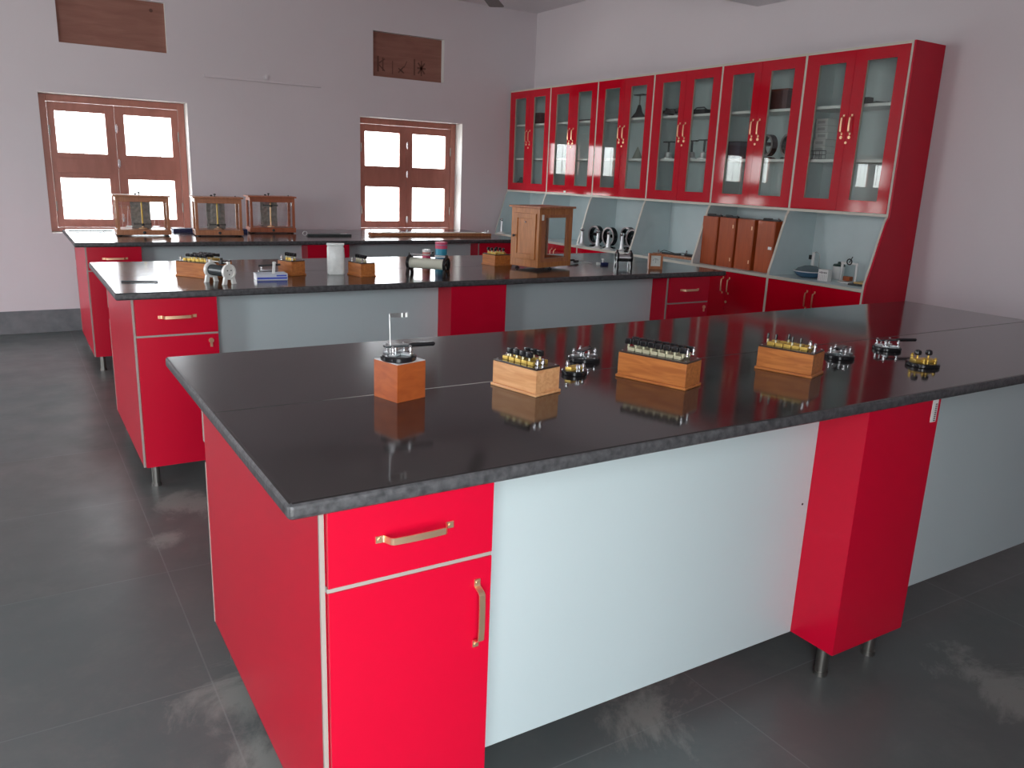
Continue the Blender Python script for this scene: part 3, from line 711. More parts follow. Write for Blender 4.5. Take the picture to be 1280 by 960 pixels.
# toggle key and acrylic tray
e = thing('plug_switch', 'small black and chrome switch behind the blue and clear tray', 'switch', (.74, 2.84, Z2), deg(-10))
MB().box(0, 0, .012, .09, .045, .024, bev=.003).build('base', EBON, e)
q = MB(); q.box(0, 0, .0265, .07, .018, .005); terminal(q, -.03, 0, .029, .006, .022); terminal(q, .03, 0, .029, .006, .022); q.build('contacts', CHROME, e)
q = MB(); q.cyl((-.045, -.005, .048), (.06, -.005, .054), .005, n=12); q.build('lever', BLACK, e)
e = thing('clear_tray', 'clear plastic tray with blue stripes and an upright white lever', 'tray', (.715, 2.70, Z2), deg(-4))
q = MB(); q.box(0, 0, .003, .145, .075, .006); q.b2(-.0725, .0725, -.0375, -.0345, .006, .03); q.b2(-.0725, .0725, .0345, .0375, .006, .03); q.b2(-.0725, -.0695, -.0345, .0345, .006, .03); q.b2(.0695, .0725, -.0345, .0345, .006, .03)
q.build('tray', mat('clear_blue_plastic', (.58, .61, .68), .15), e)
q = MB(); q.b2(-.070, .070, -.0385, -.0378, .004, .013); q.b2(.02, .068, -.0385, -.0378, .017, .024); q.build('blue_stripe', BLUE, e)
q = MB(); q.box(0, 0, .012, .05, .03, .012, bev=.002); q.box(.015, 0, .045, .014, .008, .065, bev=.003, rot=Matrix.Rotation(deg(6), 3, 'Y')); q.lathe([(.002, 0), (.009, .003), (.009, .009), (.002, .012)], (.019, 0, .072), n=14); q.build('lever', WHITE, e)

# milky jar/bag
e = thing('plastic_bag', 'tall milky white plastic bag standing between two small resistance boxes', 'bag', (1.08, 2.81, Z2), deg(-14))
q = MB(); rings = []
for i, (z, sx, sy) in enumerate(((0, .040, .026), (.006, .044, .030), (.05, .045, .031), (.10, .044, .029), (.135, .043, .023), (.142, .040, .018), (.150, .044, .020), (.155, .045, .019))):
    rings.append([q.bm.verts.new((math.copysign(abs(math.cos(t))**.5, math.cos(t))*sx*(1+.03*math.sin(5*t+i)), math.copysign(abs(math.sin(t))**.5, math.sin(t))*sy*(1+.05*math.sin(7*t+i*2)), z)) for t in [2*PI*k/28+.001 for k in range(28)]])
q.loft(rings); q.build('bag', mat('milky_plastic_film', (.74, .77, .75), .22, noise=.10, nscale=35, bump=.5, bscale=40), e)
q = MB(); q.box(0, 0, .1535, .088, .006, .012, bev=.002); q.build('folded_top', CLOUD, e)

# cans
def can(label, loc, r, h, body, lid, band=None):
    e = thing('can', label, 'can', loc, deg(20), 'printed cans on the middle bench')
    MB().lathe([(r-.001, 0), (r, .002), (r, h-.012), (r-.001, h-.010)], n=32).build('body', body, e)
    MB().lathe([(r+.0008, h-.014), (r+.001, h-.002), (r-.002, h), (r*.9, h-.001)], n=32).build('lid', lid, e)
    for i, (z0, z1, m) in enumerate(band or ()):
        MB().lathe([(r+.0003, z0), (r+.0005, z0+.001), (r+.0005, z1-.001), (r+.0003, z1)], n=32).build('label_band', m, e)
can('short faded red can with a white lid, left of the tall blue can', (1.665, 2.955, Z2), .024, .106, FLESH, WHITE, [(.055, .075, PINK), (.012, .03, WDEEP)])
can('tall blue can with a pink red top, behind the cream rheostat', (1.715, 2.87, Z2), .034, .155, TEAL, PINK, [(.118, .138, PINK), (.03, .065, NAVY), (.07, .075, WHITE)])
w_ = bpy.data.objects['can.001'] if 'can.001' in bpy.data.objects else None
if w_: MB().box(.0255, -.0235, .088, .022, .0012, .026, rz=deg(45)).build('white_patch', WHITE, w_)

# tall teak cabinet with glass side
F = Vector((2.245, 2.688, Z2)); a = deg(16); WX, WY, WH = .305, .215, .352
tcab = thing('glazed_teak_cabinet', 'tall honey teak cabinet with a panelled door and a glass side on the middle bench', 'cabinet', tuple(F+Vector((math.cos(a)*WX/2-math.sin(a)*WY/2, math.sin(a)*WX/2+math.cos(a)*WY/2, 0))), a)
hx, hy, zb = WX/2, WY/2, .016; zt = WH
q = MB(); t = .022
q.b2(-hx, hx, -hy, hy, zb, zb+.03)
for sx in (-1, 1):
    for sy in (-1, 1): q.b2(sx*hx, sx*(hx-t), sy*hy, sy*(hy-t), zb+.03, zt)
q.b2(-hx+t, hx-t, -hy, -hy+.016, zt-.035, zt); q.b2(-hx+t, hx-t, hy-.016, hy, zt-.035, zt)
q.build('case', [WHONEY], tcab, bev=.0012)
MB().box(0, 0, zt+.006, WX+.026, WY+.026, .012, bev=.002).build('roof', WTEAK, tcab)
# long glazed sides (front faces local -y, see-through to the back)
MB().b2(-hx+t, hx-t, hy-.014, hy-.002, zb+.03, zt-.035).build('back_panel', WTEAK, tcab)
for sy in (-1,):
    q = MB(); y0, y1 = (sy*(hy-.002), sy*(hy-.014)); st = .038
    q.b2(-hx+t, -hx+t+st, y0, y1, zb+.03, zt-.035); q.b2(hx-t-st+.01, hx-t, y0, y1, zb+.03, zt-.035)
    q.b2(-hx+t+st, hx-t-st+.01, y0, y1, zb+.03, zb+.052); q.b2(-hx+t+st, hx-t-st+.01, y0, y1, zt-.052, zt-.035)
    s_ = q.build('sash', WTEAK, tcab)
    MB().b2(-hx+t+st, hx-t-st+.01, sy*(hy-.006), sy*(hy-.008), zb+.052, zt-.052).build('glass_pane', GLASS, s_)
q = MB(); q.b2(-hx-.0, -hx+.014, -hy+t, hy-t, zb+.03, zt); q.build('end_frame', WHONEY, tcab)
q = MB(); q.b2(hx-.014, hx-.002, -hy+t, -hy+t+.012, zb+.03, zt); q.b2(hx-.014, hx-.002, hy-t-.012, hy-t, zb+.03, zt)
q.b2(hx-.014, hx-.002, -hy+t+.012, hy-t-.012, zb+.03, zb+.05); q.b2(hx-.014, hx-.002, -hy+t+.012, hy-t-.012, zt-.025, zt)
s_ = q.build('sash', WTEAK, tcab); MB().b2(hx-.009, hx-.007, -hy+t+.012, hy-t-.012, zb+.05, zt-.025).build('glass_pane', GLASS, s_)
d = MB(); x0, x1 = -hx-.008, -hx-.0005; ya, yb, za, zb2 = -hy+.022, hy-.022, zb+.045, zt-.03; st = .030
d.b2(x0, x1, ya, ya+st, za, zb2); d.b2(x0, x1, yb-st, yb, za, zb2); d.b2(x0, x1, ya+st, yb-st, za, za+st); d.b2(x0, x1, ya+st, yb-st, zb2-st, zb2)
d.b2(x0+.0065, x1, ya+st, yb-st, za+st, zb2-st); dr = d.build('door', WHONEY, tcab, bev=.0012)
MB().lathe([(.004, 0), (.003, .006), (.008, .010), (.008, .014), (.002, .018)], (x0, yb-.015, (za+zb2)/2), (-1, 0, 0), 16).build('knob', BLACK, dr)
MB().lathe([(.001, 0), (.006, 0), (.004, .004), (.001, .005)], (x0+.005, -.005, zb2-st-.02), (-1, 0, 0), 14).build('stud', CHROME, dr)
MB().box(-hx+.028, -hy-.003, zt-.05, .016, .006, .032, bev=.002).build('latch', WHITE, tcab)
for fx, fy in ((-hx+.03, hy-.03), (hx-.03, hy-.03), (-.005, -hy+.03)):
    MB().lathe([(.012, 0), (.013, .005), (.005, .007), (.005, .017)], (fx, fy, 0), n=16).build('levelling_foot', BLACK, tcab)
q = MB(); q.lathe([(.03, 0), (.03, .006), (.006, .01), (.005, .09), (.012, .092), (.012, .10), (.003, .104)], (.02, .01, zb+.0305), n=20); q.torus((.02, .01, zb+.16), .025, .003, (0, 1, 0), 20, 8); q.build('pillar', CHROME, tcab)

# loose things right of the teak cabinet
e = thing('crocodile_clips', 'black clips with bare wire ends behind the right side of the teak cabinet', 'clips', (2.74, 2.99, Z2), deg(20))
q = MB(); q.box(0, 0, .012, .06, .022, .014, rz=.3, bev=.004); q.box(-.01, .03, .018, .05, .016, .012, rz=-.4, bev=.004); q.build('grip', BLACK, e)
q = MB(); q.tube([(.03, 0, .012), (.06, .01, .016), (.09, 0, .006), (.10, -.03, .003), (.08, -.07, .003)], .0018, 6); q.tube([(.02, .03, .018), (.05, .05, .02), (.085, .04, .004)], .0018, 6); q.build('wire', SILVER, e)
e = thing('test_block', 'tiny blue block with a clear knob left of the chrome rheostat', 'block', (2.872, 2.87, Z2), deg(0))
MB().box(0, 0, .008, .052, .03, .016, bev=.002).build('block', NAVY, e)
q = MB(); q.cyl((-.01, 0, .016), (-.01, 0, .03), .004, n=10); q.lathe([(.003, 0), (.009, .004), (.009, .010), (.003, .014)], (-.01, 0, .028), n=12); q.build('knob', WHITE, e)
MB().box(-.045, .0, .009, .022, .022, .018, bev=.003).build('clear_cap', CLOUD, e)
e = thing('galvanometer', 'small wooden framed meter with a white face at the right end of the middle bench', 'meter', (3.065, 2.605, Z2), deg(-26))
q = MB(); w2, h2, t = .044, .096, .012
q.b2(-w2, -w2+t, -.018, .018, 0, h2); q.b2(w2-t, w2, -.018, .018, 0, h2); q.b2(-w2+t, w2-t, -.018, .018, 0, .018); q.b2(-w2+t, w2-t, -.018, .018, h2-t, h2)
q.build('frame', WTEAK, e, bev=.0015)
MB().b2(-w2+t, w2-t, -.006, -.002, .018, h2-t).build('dial_plate', mat('white_dial', (.80, .86, .82), .4), e)
q = MB()
for i in range(9):
    an = PI*(.2+.6*i/8); q.box(math.cos(an)*.02, -.0068, .04+math.sin(an)*.024, .0012, .001, .006, rot=Matrix.Rotation(PI/2-an, 3, 'Y'))
q.box(.002, -.0068, .05, .0014, .001, .026); q.build('pointer_scale', BLACK, e)
MB().b2(-w2+t, w2-t, -.014, -.013, .018, h2-t).build('glass_pane', GLASS, e)

# ------------------------------------------------------------------ far bench
Z3 = .875
def balance(label, loc, rz, W=.36, D=.20, H=.29, wm=WTEAK, beam_high=False, yellow=True):
    e = thing('balance_case', label, 'balance', loc, rz, 'glass cased balances')
    hx, hy = W/2, D/2; t = .020; zb = .008
    MB().box(0, 0, zb+.019, W+.012, D+.012, .038, bev=.003).build('base', wm, e)
    q = MB()
    for sx in (-1, 1):
        for sy in (-1, 1): q.b2(sx*hx, sx*(hx-t), sy*hy, sy*(hy-t), zb+.038, H-.012)
    for sy in (-1, 1): q.b2(-hx+t, hx-t, sy*hy, sy*(hy-t), H-.046, H-.012)
    for sx in (-1, 1): q.b2(sx*hx, sx*(hx-t), -hy+t, hy-t, H-.038, H-.012)
    q.build('frame', wm, e, bev=.001)
    MB().box(0, 0, H-.005, W+.028, D+.028, .012, bev=.002).build('roof', wm, e)
    for sy in (-1, 1): MB().b2(-hx+t, hx-t, sy*(hy-.008), sy*(hy-.010), zb+.038, H-.046).build('glass_pane', GLASS, e)
    for sx in (-1, 1): MB().b2(sx*(hx-.008), sx*(hx-.010), -hy+t, hy-t, zb+.038, H-.038).build('glass_pane', GLASS, e)
    bz = zb+.038
    q = MB(); q.b2(-.072, .062, .045, .053, bz, H-.045); q.build('back_board', STONE, e)
    q = MB(); q.cyl((0, 0, bz), (0, 0, H-.06), .006, n=14); q.lathe([(.03, 0), (.028, .006), (.01, .012)], (0, 0, bz), n=20); q.build('pillar', BRASS, e)
    by = H-.075 if beam_high else bz+.035
    q = MB(); q.box(0, -.012, by, .115, .006, .005); q.lathe([(.002, 0), (.011, .003), (.011, .009), (.002, .012)], (0, -.012, by-.004), (0, -1, 0), 14)
    for s in (-1, 1): q.box(s*.056, -.012, by, .004, .01, .016)
    q.build('beam', BLACK, e)
    MB().box(-.002, -.022, (bz+H)/2, .007 if yellow else .004, .003, H-bz-.08).build('pointer', YEL if yellow else BRASSY, e)
    q = MB()
    for x in (-.09, .09):
        q.lathe([(.002, 0), (.022, .002), (.026, .006), (.024, .006)], (x, 0, bz+.012), n=18)
        for an in (0, 2.1, 4.2): q.cyl((x+math.cos(an)*.024, math.sin(an)*.024, bz+.016), (x, 0, H-.08), .0006, n=5)
    q.build('pan', SILVER, e)
    q = MB()
    for x in ((-.03, .0, .03) if not beam_high else ()): pass
    q.cyl((-.012, 0, H+.001), (-.012, 0, H+.016), .004, n=10); q.lathe([(.002, 0), (.009, .003), (.009, .010), (.002, .013)], (-.012, 0, H+.010), n=14)
    q.lathe([(.002, 0), (.009, .003), (.009, .010), (.002, .013)], (-.036, .01, H+.001), n=14); q.lathe([(.004, 0), (.005, .006), (.001, .009)], (W/2-.03, .0, H+.001), n=10)
    q.build('top_knob', BLACK, e)
    q = MB(); q.lathe([(.004, 0), (.011, .004), (.011, .012), (.003, .015)], (0, -hy-.006, zb+.018), (0, -1, 0), 16); q.build('turning_knob', BLACK, e)
    for sx in (-1, 1):
        for sy in (-1, 1): MB().lathe([(.013, 0), (.014, .004), (.006, .005), (.006, .008)], (sx*(hx-.02), sy*(hy-.02), 0), n=12).build('levelling_foot', BLACK, e)
    return e
balance('glass cased balance in front of the left window, leftmost of the three', (.512, 5.38, Z3), deg(-3), W=.355)
balance('glass cased balance with a bright yellow pointer, middle one of the three', (1.035, 5.33, Z3), deg(-5), W=.335, wm=WTEAK)
balance('redder wooden cased balance with a high beam, rightmost of the three', (1.515, 5.60, Z3), deg(-5), W=.355, wm=wood('red_teak', (.34, .085, .035), (.44, .125, .05), (40, 40, 6), .4), beam_high=True, yellow=False, H=.295)

q = MB(); q.cyl((0, 0, .006), (.30, 0, .006), .005, n=10)
tag(q.build('dark_rod', mat_dk, loc=(.04, 5.70, Z3)), 'slim dark rod lying left of the leftmost balance', 'rod')
def box_thing(name, label, cat, loc, rz, s, m, group=None, bev=.002):
    return tag(MB().box(0, 0, s[2]/2, *s, bev=bev).build(name, m, loc=loc, rot=(0, 0, rz)), label, cat, group)
box_thing('navy_case', 'flat navy case between the leftmost and the middle balance', 'case', (.86, 5.66, Z3), 0, (.20, .10, .030), NAVY, 'flat navy cases')
box_thing('navy_case', 'flat navy case between the middle and the rightmost balance', 'case', (1.268, 5.60, Z3), 0, (.085, .10, .030), NAVY, 'flat navy cases')
e = thing('clamp_bar', 'dark flat iron bars with a loop at one end, right of the balances', 'bars', (1.88, 5.22, Z3), deg(-3))
q = MB(); q.box(0, 0, .008, .36, .05, .016, bev=.002); q.box(.02, .05, .008, .30, .03, .016, bev=.002); q.build('bar', mat('dark_iron', (.055, .065, .065), .35, .3), e)
q = MB(); q.torus((-.20, -.01, .022), .017, .003, (0, 1, .3), 18, 8); q.build('loop', SILVER, e)
q = MB(); q.box(.12, .0, .018, .05, .02, .004); q.build('scale_plate', SILVER, e)

e = thing('metre_bridge', 'long brown wooden metre bridge with metal end strips in front of the right window', 'instrument', (2.775, 5.17, Z3), deg(-5))
MB().box(0, 0, .014, 1.10, .10, .026, bev=.002).build('board', WTEAK, e)
q = MB()
for s in (-1, 1): q.box(s*.52, .0, .030, .05, .085, .005, bev=.001); terminal(q, s*.53, -.03, .032, .007, .022); terminal(q, s*.53, .03, .032, .007, .022)
q.box(0, .035, .030, .86, .02, .004); terminal(q, 0, .035, .032, .007, .022); q.build('metal_strip', SILVER, e)
MB().box(0, -.02, .0285, .98, .022, .003).build('scale', mat('pale_scale', (.6, .5, .3), .5), e)

# ------------------------------------------------------------------ in the niches of the wall units
ZS = SZ
def ring_galv(label, loc, rz, R=.085, group='black ring galvanometers', s=1.0):
    e = thing('ring_galvanometer', label, 'instrument', loc, rz, group)
    MB().lathe([(.055*s, 0), (.06*s, .006*s), (.05*s, .014*s), (.02*s, .018*s)], n=28).build('base', EBON, e)
    q = MB(); q.band((0, 0, R+.022*s), R-.016*s, .044*s, .016*s, (1, 0, 0), 44); q.build('ring', EBON, e)
    q = MB(); q.band((0, 0, R+.022*s), R-.013*s, .005*s, .014*s, (1, 0, 0), 44); q.build('coil', mat_coil, e, loc=(-.0245*s, 0, 0))
    q = MB(); q.box(0, 0, R+.018*s, .05*s, 2*R-.022*s, .006*s); q.lathe([(.032*s, 0), (.034*s, .012*s), (.03*s, .02*s)], (0, 0, R+.022*s), n=24); q.build('compass_box', EBON, e)
    return e
mat_coil = mat('copper_grey_coil', (.34, .30, .30), .35, .5)
g = ring_galv('black ring galvanometer in the niche, leftmost of the group behind the silver posts', (4.262, 4.778, ZS), deg(2), .083)
ring_galv('black ring galvanometer in the niche, second from left behind the silver posts', (4.262, 4.575, ZS), deg(0), .083)
ring_galv('black ring galvanometer in the niche, third from left behind the silver posts', (4.41, 4.50, ZS), deg(-2), .086)
ring_galv('black ring galvanometer in the niche, rightmost of the group, part hidden by the divider', (4.33, 4.32, ZS), deg(0), .083)
ring_galv('black ring galvanometer in the far corner niche, beside the teak cabinet', (4.265, 6.13, ZS), deg(2), .09)
def post(label, loc):
    e = thing('silver_post', label, 'stand', loc, deg(-20), 'silver tapered posts'); e.scale = (1.1, 1.1, 1.2)
    MB().lathe([(.045, 0), (.045, .005), (.022, .014), (.018, .018)], n=24).build('foot', WHITE, e)
    MB().lathe([(.018, 0), (.012, .05), (.011, .09), (.013, .092)], (0, 0, .018), n=18).build('column', SILVER, e)
    q = MB(); q.lathe([(.002, 0), (.013, .005), (.016, .013), (.013, .021), (.002, .026)], (0, 0, .108), n=16); q.build('head', CHROME, e)
    MB().cyl((-.012, 0, .121), (-.019, 0, .121), .005, n=10).build('eyepiece', BLACK, e)
    return e
post('silver tapered post in front of the black rings, leftmost of four', (4.150, 4.84, ZS))
post('silver tapered post in front of the black rings, second of four from left', (4.162, 4.62, ZS))
post('silver tapered post in front of the black rings, third of four from left', (4.165, 4.47, ZS))
post('silver tapered post in front of the black rings, rightmost of four', (4.18, 4.30, ZS))
post('silver tapered post alone in the far corner niche', (4.15, 6.285, ZS))
# niche 2: small brass piece seen beside the teak cabinet
e = thing('lamp_holder', 'tiny dark lamp holder in the niche right of the teak cabinet', 'instrument', (4.36, 5.02, ZS), 0)
MB().lathe([(.03, 0), (.03, .006), (.008, .012), (.008, .04), (.016, .05), (.016, .07), (.006, .08)], n=18).build('stand', STONE, e)
MB().box(0, -.02, .045, .02, .04, .012).build('arm', BLACK, e)
# niche 4: tray
e = thing('flat_wooden_tray', 'long flat wooden tray with dark fittings on top, in the fourth niche', 'tray', (4.34, 3.76, ZS), deg(93))
MB().box(0, 0, .010, .46, .13, .020, bev=.002).build('board', WTEAK, e)
q = MB(); q.box(-.15, -.02, .028, .16, .05, .016, bev=.003); q.box(.06, .02, .026, .18, .03, .012, bev=.003, rz=.15); q.build('fitting', BLACK, e)
q = MB(); terminal(q, -.08, -.01, .02, .010, .045); terminal(q, .2, .03, .02, .008, .03); q.build('terminal', CHROME, e)
q = MB(); q.tube([(-.22, .02, .024), (-.1, .05, .045), (0, .04, .034), (.12, .05, .05), (.21, .0, .024)], .003, 6); q.build('wire', BLACK, e)
# niche 5: upright boxes
ys = (3.290, 3.115, 2.935, 2.745)
bl = ('upright orange wooden box in the fifth niche, leftmost of four', 'upright orange wooden box in the fifth niche, second from left', 'upright orange wooden box in the fifth niche, third from left', 'upright orange wooden box with a white tag, rightmost in the fifth niche')
for i, yc in enumerate(ys):
    wd = .165; e = thing('upright_wooden_box', bl[i], 'box', (4.30, yc, ZS), deg(-3), 'upright orange boxes')
    MB().box(0, 0, .18, .20, wd, .36, bev=.002).build('body', WBOX, e)
    MB().box(-.1015, 0, .18, .003, wd-.012, .348, bev=.001).build('front_lid', WBOX, e)
    q = MB()
    for z in (.30, .06): q.box(-.104, -wd/2+.018, z, .003, .010, .026, bev=.001)
    if i in (1, 2): q.build('catch', BRASS, e)
    else: q.bm.free()
    if i == 3: MB().box(-.1045, -.055, .175, .002, .032, .020).build('white_tag', WHITE, e)
for i, (yc, l) in enumerate(((3.13, .14), (2.95, .11), (2.78, .13))):
    lab = ('black folded clamp lying on the leftmost upright boxes', 'black folded clamp lying on the middle upright boxes', 'black folded clamp lying on the rightmost upright box')[i]
    yy = ys[i] if i < 2 else ys[3]
    e = thing('black_clamp', lab, 'clamp', (4.24, (ys[0], ys[1], ys[3])[i]-.0, ZS+.3605), deg(90+6*i), 'black clamps on the boxes')
    q = MB(); q.box(0, 0, .006, l, .022, .012, bev=.003); q.box(.02, .015, .013, l*.5, .014, .010, bev=.003, rz=.2); q.build('bar', BLACK, e)
    q = MB(); q.lathe([(.004, 0), (.006, .004), (.003, .012)], (-l*.4, 0, .011), n=10); q.build('screw', CHROME, e)
# niche 6: bowl, printed box, canister, stand, wooden block
e = thing('glass_bowl', 'shallow blue tinted glass bowl with a dark rim in the nearest niche', 'bowl', (4.325, 2.44, ZS))
MB().lathe([(.055, 0), (.085, .012), (.105, .035), (.108, .042), (.104, .040), (.082, .016), (.05, .006), (.002, .005)], n=40).build('bowl', mat('blue_glass_bowl', (.05, .14, .24), .08), e)
q = MB(); q.torus((0, 0, .043), .107, .0035, (0, 0, 1), 40, 8); q.build('rim', SILVER, e)
q = MB(); q.lathe([(.10, .04), (.08, .062), (.04, .078), (.002, .082)], n=32); q.build('lid', mat('grey_lid', (.12, .16, .18), .2), e)
e = thing('retort_pillar', 'white pillar with a black clip standing behind the glass bowl', 'stand', (4.46, 2.53, ZS))
MB().lathe([(.03, 0), (.03, .01), (.013, .016), (.011, .15), (.013, .16)], n=18).build('pillar', WHITE, e)
MB().box(-.005, .018, .125, .02, .022, .03, bev=.003).build('clip', BLACK, e)
q = MB(); q.tube([(0, 0, .15), (.0, -.02, .165), (0, -.05, .15), (0, -.055, .05)], .0025, 6); q.build('hook', STEEL, e)
e = thing('printed_carton', 'small white carton with dark print in front of the canister, nearest niche', 'box', (4.26, 2.265, ZS), deg(2))
MB().box(0, 0, .038, .045, .075, .076, bev=.001).build('carton', WHITE, e)
q = MB()
for i, l in enumerate((.010, .012, .009, .013, .008)): q.box(-.0228, -.024+i*.012, .055, .0008, .008, l)
for i in range(5): q.box(-.0228, -.026+i*.013, .024, .0008, .0012, .036)
q.build('print', mat('grey_print', (.2, .2, .2), .6), e)
e = thing('canister', 'white round canister with a dark green lid in the nearest niche', 'canister', (4.47, 2.32, ZS))
MB().lathe([(.036, 0), (.038, .003), (.038, .085), (.036, .088)], n=28).build('body', WHITE, e)
q = MB(); q.lathe([(.040, .086), (.041, .090), (.036, .10), (.012, .104), (.01, .116), (.002, .118)], n=28); q.build('lid', mat('dark_green_lid', (.03, .07, .06), .3), e)
e = thing('metal_frame_stand', 'white metal frame stand with a dark coil on its crossbar, nearest niche', 'stand', (4.36, 2.16, ZS))
MB().lathe([(.062, 0), (.064, .004), (.058, .008)], n=30).build('plate', WHITE, e)
q = MB(); q.cyl((0, .055, .006), (0, .055, .128), .0085, n=12); q.cyl((0, -.055, .006), (0, -.055, .128), .0085, n=12); q.cyl((0, -.063, .124), (0, .063, .124), .0075, n=12); q.build('frame', WHITE, e)
q = MB(); q.torus((-.008, .0, .135), .018, .004, (1, 0, 0), 20, 8); q.cyl((-.008, -.0, .13), (-.008, -.02, .17), .003, n=8); q.build('coil', BLACK, e)
q = MB(); q.box(0, 0, .025, .04, .05, .03, bev=.004); q.build('weight', WDEEP, e)
YWOOD = wood('yellow_wood', (.50, .30, .08), (.62, .40, .14), (6, 30, 30), .4)
e = thing('wooden_plate', 'yellowish flat wooden plate with a dark edge at the right of the nearest niche', 'plate', (4.325, 2.0, ZS), deg(10))
MB().box(0, 0, .006, .16, .16, .012, bev=.002).build('lower_plate', BLACK, e)
MB().box(.0, -.01, .0175, .13, .12, .011, bev=.002).build('upper_plate', YWOOD, e)

# ------------------------------------------------------------------ behind the cabinet glass
def S(name, label, cat, x, y, z, parts, group=None, rz=0):
    e = thing(name, label, cat, (x, y, z+.0005), rz, group)
    for nm, fn, m in parts: q = MB(); fn(q); q.build(nm, m, e)
    return e
SH1, SH2, SH0 = 1.925, 1.59, CB+.016
DKR = mat('maroon_cloth', (.07, .012, .014), .5)
S('maroon_box', 'dark maroon box on the top shelf of the farthest wall unit', 'box', 4.39, 5.985, SH1, [('body', lambda q: q.box(0, 0, .045, .16, .20, .09, bev=.003), DKR), ('lid', lambda q: q.box(0, 0, .0975, .166, .206, .015, bev=.002), WDARK)], 'maroon boxes behind glass')
S('maroon_box', 'dark maroon box on the top shelf of the fifth wall unit', 'box', 4.40, 2.925, SH1, [('body', lambda q: q.box(0, 0, .06, .17, .25, .12, bev=.003), DKR), ('lid', lambda q: q.box(0, 0, .1275, .176, .256, .015, bev=.002), WDARK)], 'maroon boxes behind glass')
S('dark_flask', 'dark rounded flask at the bottom left of the farthest wall unit', 'flask', 4.36, 6.27, SH0, [('body', lambda q: q.lathe([(.03, 0), (.06, .02), (.065, .05), (.04, .085), (.02, .10), (.02, .12)]), mat('smoky_flask', (.08, .09, .09), .15)), ('stopper', lambda q: q.cyl((0, 0, .12), (0, 0, .135), .016), BLACK)])
S('metal_scale', 'thin dark metal bar on the top shelf of the second wall unit', 'bar', 4.36, 5.20, SH1, [('bar', lambda q: q.box(0, 0, .008, .04, .24, .016, bev=.002), mat_dk), ('stop', lambda q: q.box(0, .1, .022, .03, .02, .012), CHROME)])
S('conical_stand', 'dark conical stand with a flat top on the top shelf of the third wall unit', 'stand', 4.38, 4.44, SH1, [('base', lambda q: q.lathe([(.065, 0), (.065, .008), (.03, .05), (.012, .11)]), mat_dk), ('rod', lambda q: q.cyl((0, 0, .11), (0, 0, .19), .006), STEEL), ('table', lambda q: q.box(0, 0, .193, .05, .12, .007), BLACK)])
S('glass_funnel', 'faint clear cone on the middle shelf of the third wall unit', 'funnel', 4.38, 4.42, SH2, [('cone', lambda q: q.lathe([(.045, 0), (.045, .004), (.012, .08), (.004, .10)]), mat('greenish_glassware', (.36, .40, .34), .1)), ('foot', lambda q: q.lathe([(.05, 0), (.05, .004)]), STONE)])
def heap(q):
    rr = random.Random(3)
    for k in range(9): q.box(rr.uniform(-.03, .03), rr.uniform(-.08, .08), .02+rr.uniform(0, .03), .03, rr.uniform(.05, .11), .022, rz=rr.uniform(-.7, .7), bev=.003)
S('clamp_heap', 'dark tangled clamp on the left of the top shelf, fourth wall unit', 'clamp', 4.38, 4.00, SH1, [('jaw', heap, BLACK), ('rod', lambda q: q.cyl((0, -.09, .02), (0, .1, .065), .006, n=10), mat_dk)])
S('dark_tray', 'low dark tray on the right of the top shelf, fourth wall unit', 'tray', 4.38, 3.70, SH1, [('tray', lambda q: q.box(0, 0, .018, .12, .22, .036, bev=.004), BLACK), ('handle', lambda q: q.tube([(0, -.08, .03), (0, -.04, .055), (0, .04, .055), (0, .08, .03)], .005, 8), mat_dk)])
def tstand(lab, y, hh):
    return S('t_stand', lab, 'stand', 4.37, y, SH2, [('base', lambda q: q.lathe([(.045, 0), (.045, .008), (.03, .014), (.026, .05), (.012, .055)]), SILVER), ('column', lambda q: q.cyl((0, 0, .05), (0, 0, hh), .008), mat_dk), ('crossbar', lambda q: q.box(0, 0, hh+.004, .03, .11, .008), BLACK)], 'stands with crossbars behind glass')
tstand('stand with a dark crossbar, left pane of the fourth wall unit', 4.016, .13)
tstand('stand with a dark crossbar, left one in the right pane of the fourth wall unit', 3.745, .135)
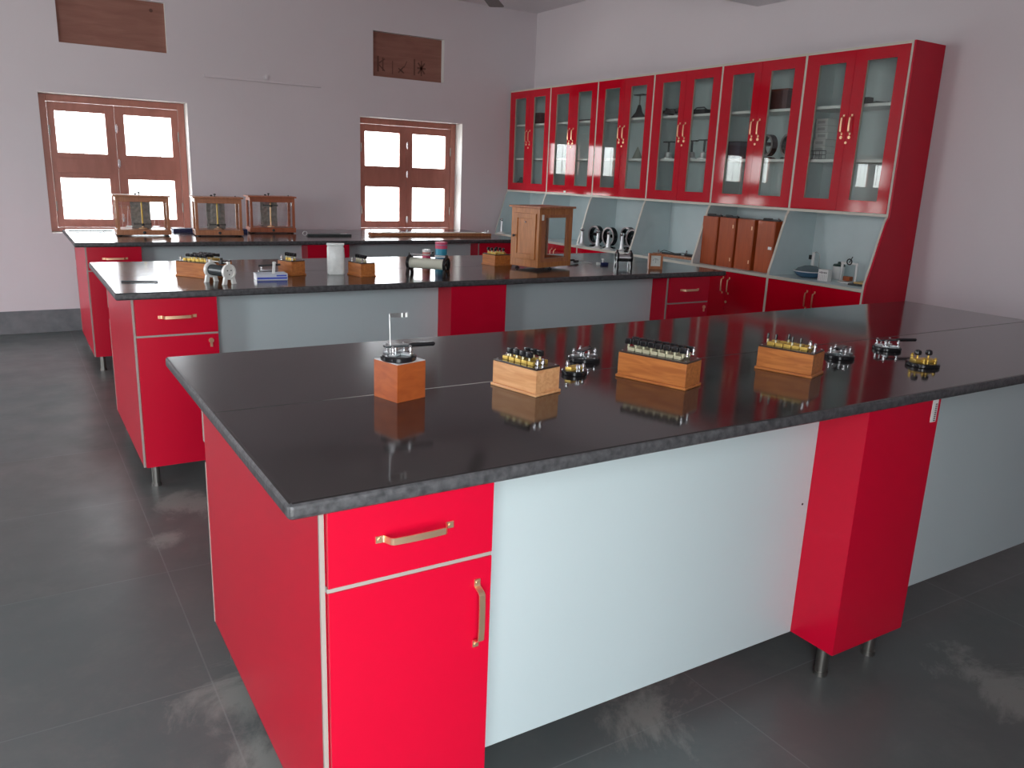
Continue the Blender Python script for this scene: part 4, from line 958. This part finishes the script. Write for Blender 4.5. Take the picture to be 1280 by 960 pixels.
tstand('stand with a dark crossbar, right one in the right pane of the fourth wall unit', 3.61, .14)
S('violet_box', 'dim violet box on the middle shelf of the fifth wall unit', 'box', 4.40, 3.285, SH2, [('body', lambda q: q.box(0, 0, .06, .12, .15, .12, bev=.003), mat('dim_violet', (.05, .05, .09), .5)), ('lid', lambda q: q.box(0, 0, .124, .124, .154, .008), mat_dk)])
ring_galv('black ring on a stand behind glass, left of two in the fifth wall unit', (4.38, 2.975, SH2+.0005), deg(-12), .075, 'ring galvanometers behind glass')
ring_galv('black ring on a stand behind glass, right of two in the fifth wall unit', (4.38, 2.785, SH2+.0005), deg(-12), .075, 'ring galvanometers behind glass')
for k in range(6):
    lab = 'white carton in the stack behind the glass of the nearest unit, %s' % ('at the bottom', 'second from the bottom', 'third from the bottom', 'third from the top', 'second from the top', 'on the top')[k]
    zz = SH2+.0005+k*.044
    e = thing('flat_white_carton', lab, 'box', (4.43, 2.525+.005*((k*7) % 3-1), zz), deg((k*5) % 4-2), 'stacked white cartons')
    MB().box(0, 0, .0215, .13, .095, .043, bev=.002).build('carton', CLOUD, e)
    MB().box(-.0655, 0, .0215, .0008, .06, .018).build('label', mat_lab if k else (globals().setdefault('mat_lab', mat('grey_label', (.42, .45, .45), .5))), e)
S('wire_basket', 'small dark wire basket in front of the stacked white cartons', 'basket', 4.325, 2.50, SH2, [('wire', lambda q: [q.tube([(-.02, -.05, z), (-.02, .05, z), (.02, .05, z), (.02, -.05, z)], .0018, 6, True) for z in (.002, .03, .055)]+[q.cyl((a_, b_, .002), (a_, b_, .055), .0015, n=6) for a_ in (-.02, .02) for b_ in (-.05, 0, .05)], mat_dk)])
S('small_dark_meter', 'small dark meter with cable on the top shelf of the nearest wall unit', 'meter', 4.36, 2.165, SH1, [('body', lambda q: q.box(0, .03, .022, .05, .04, .044, bev=.004), BLACK), ('cable', lambda q: q.tube([(0, 0, .01), (-.02, -.04, .012), (.01, -.09, .006), (-.02, -.13, .006)], .005, 8), mat_dk)])
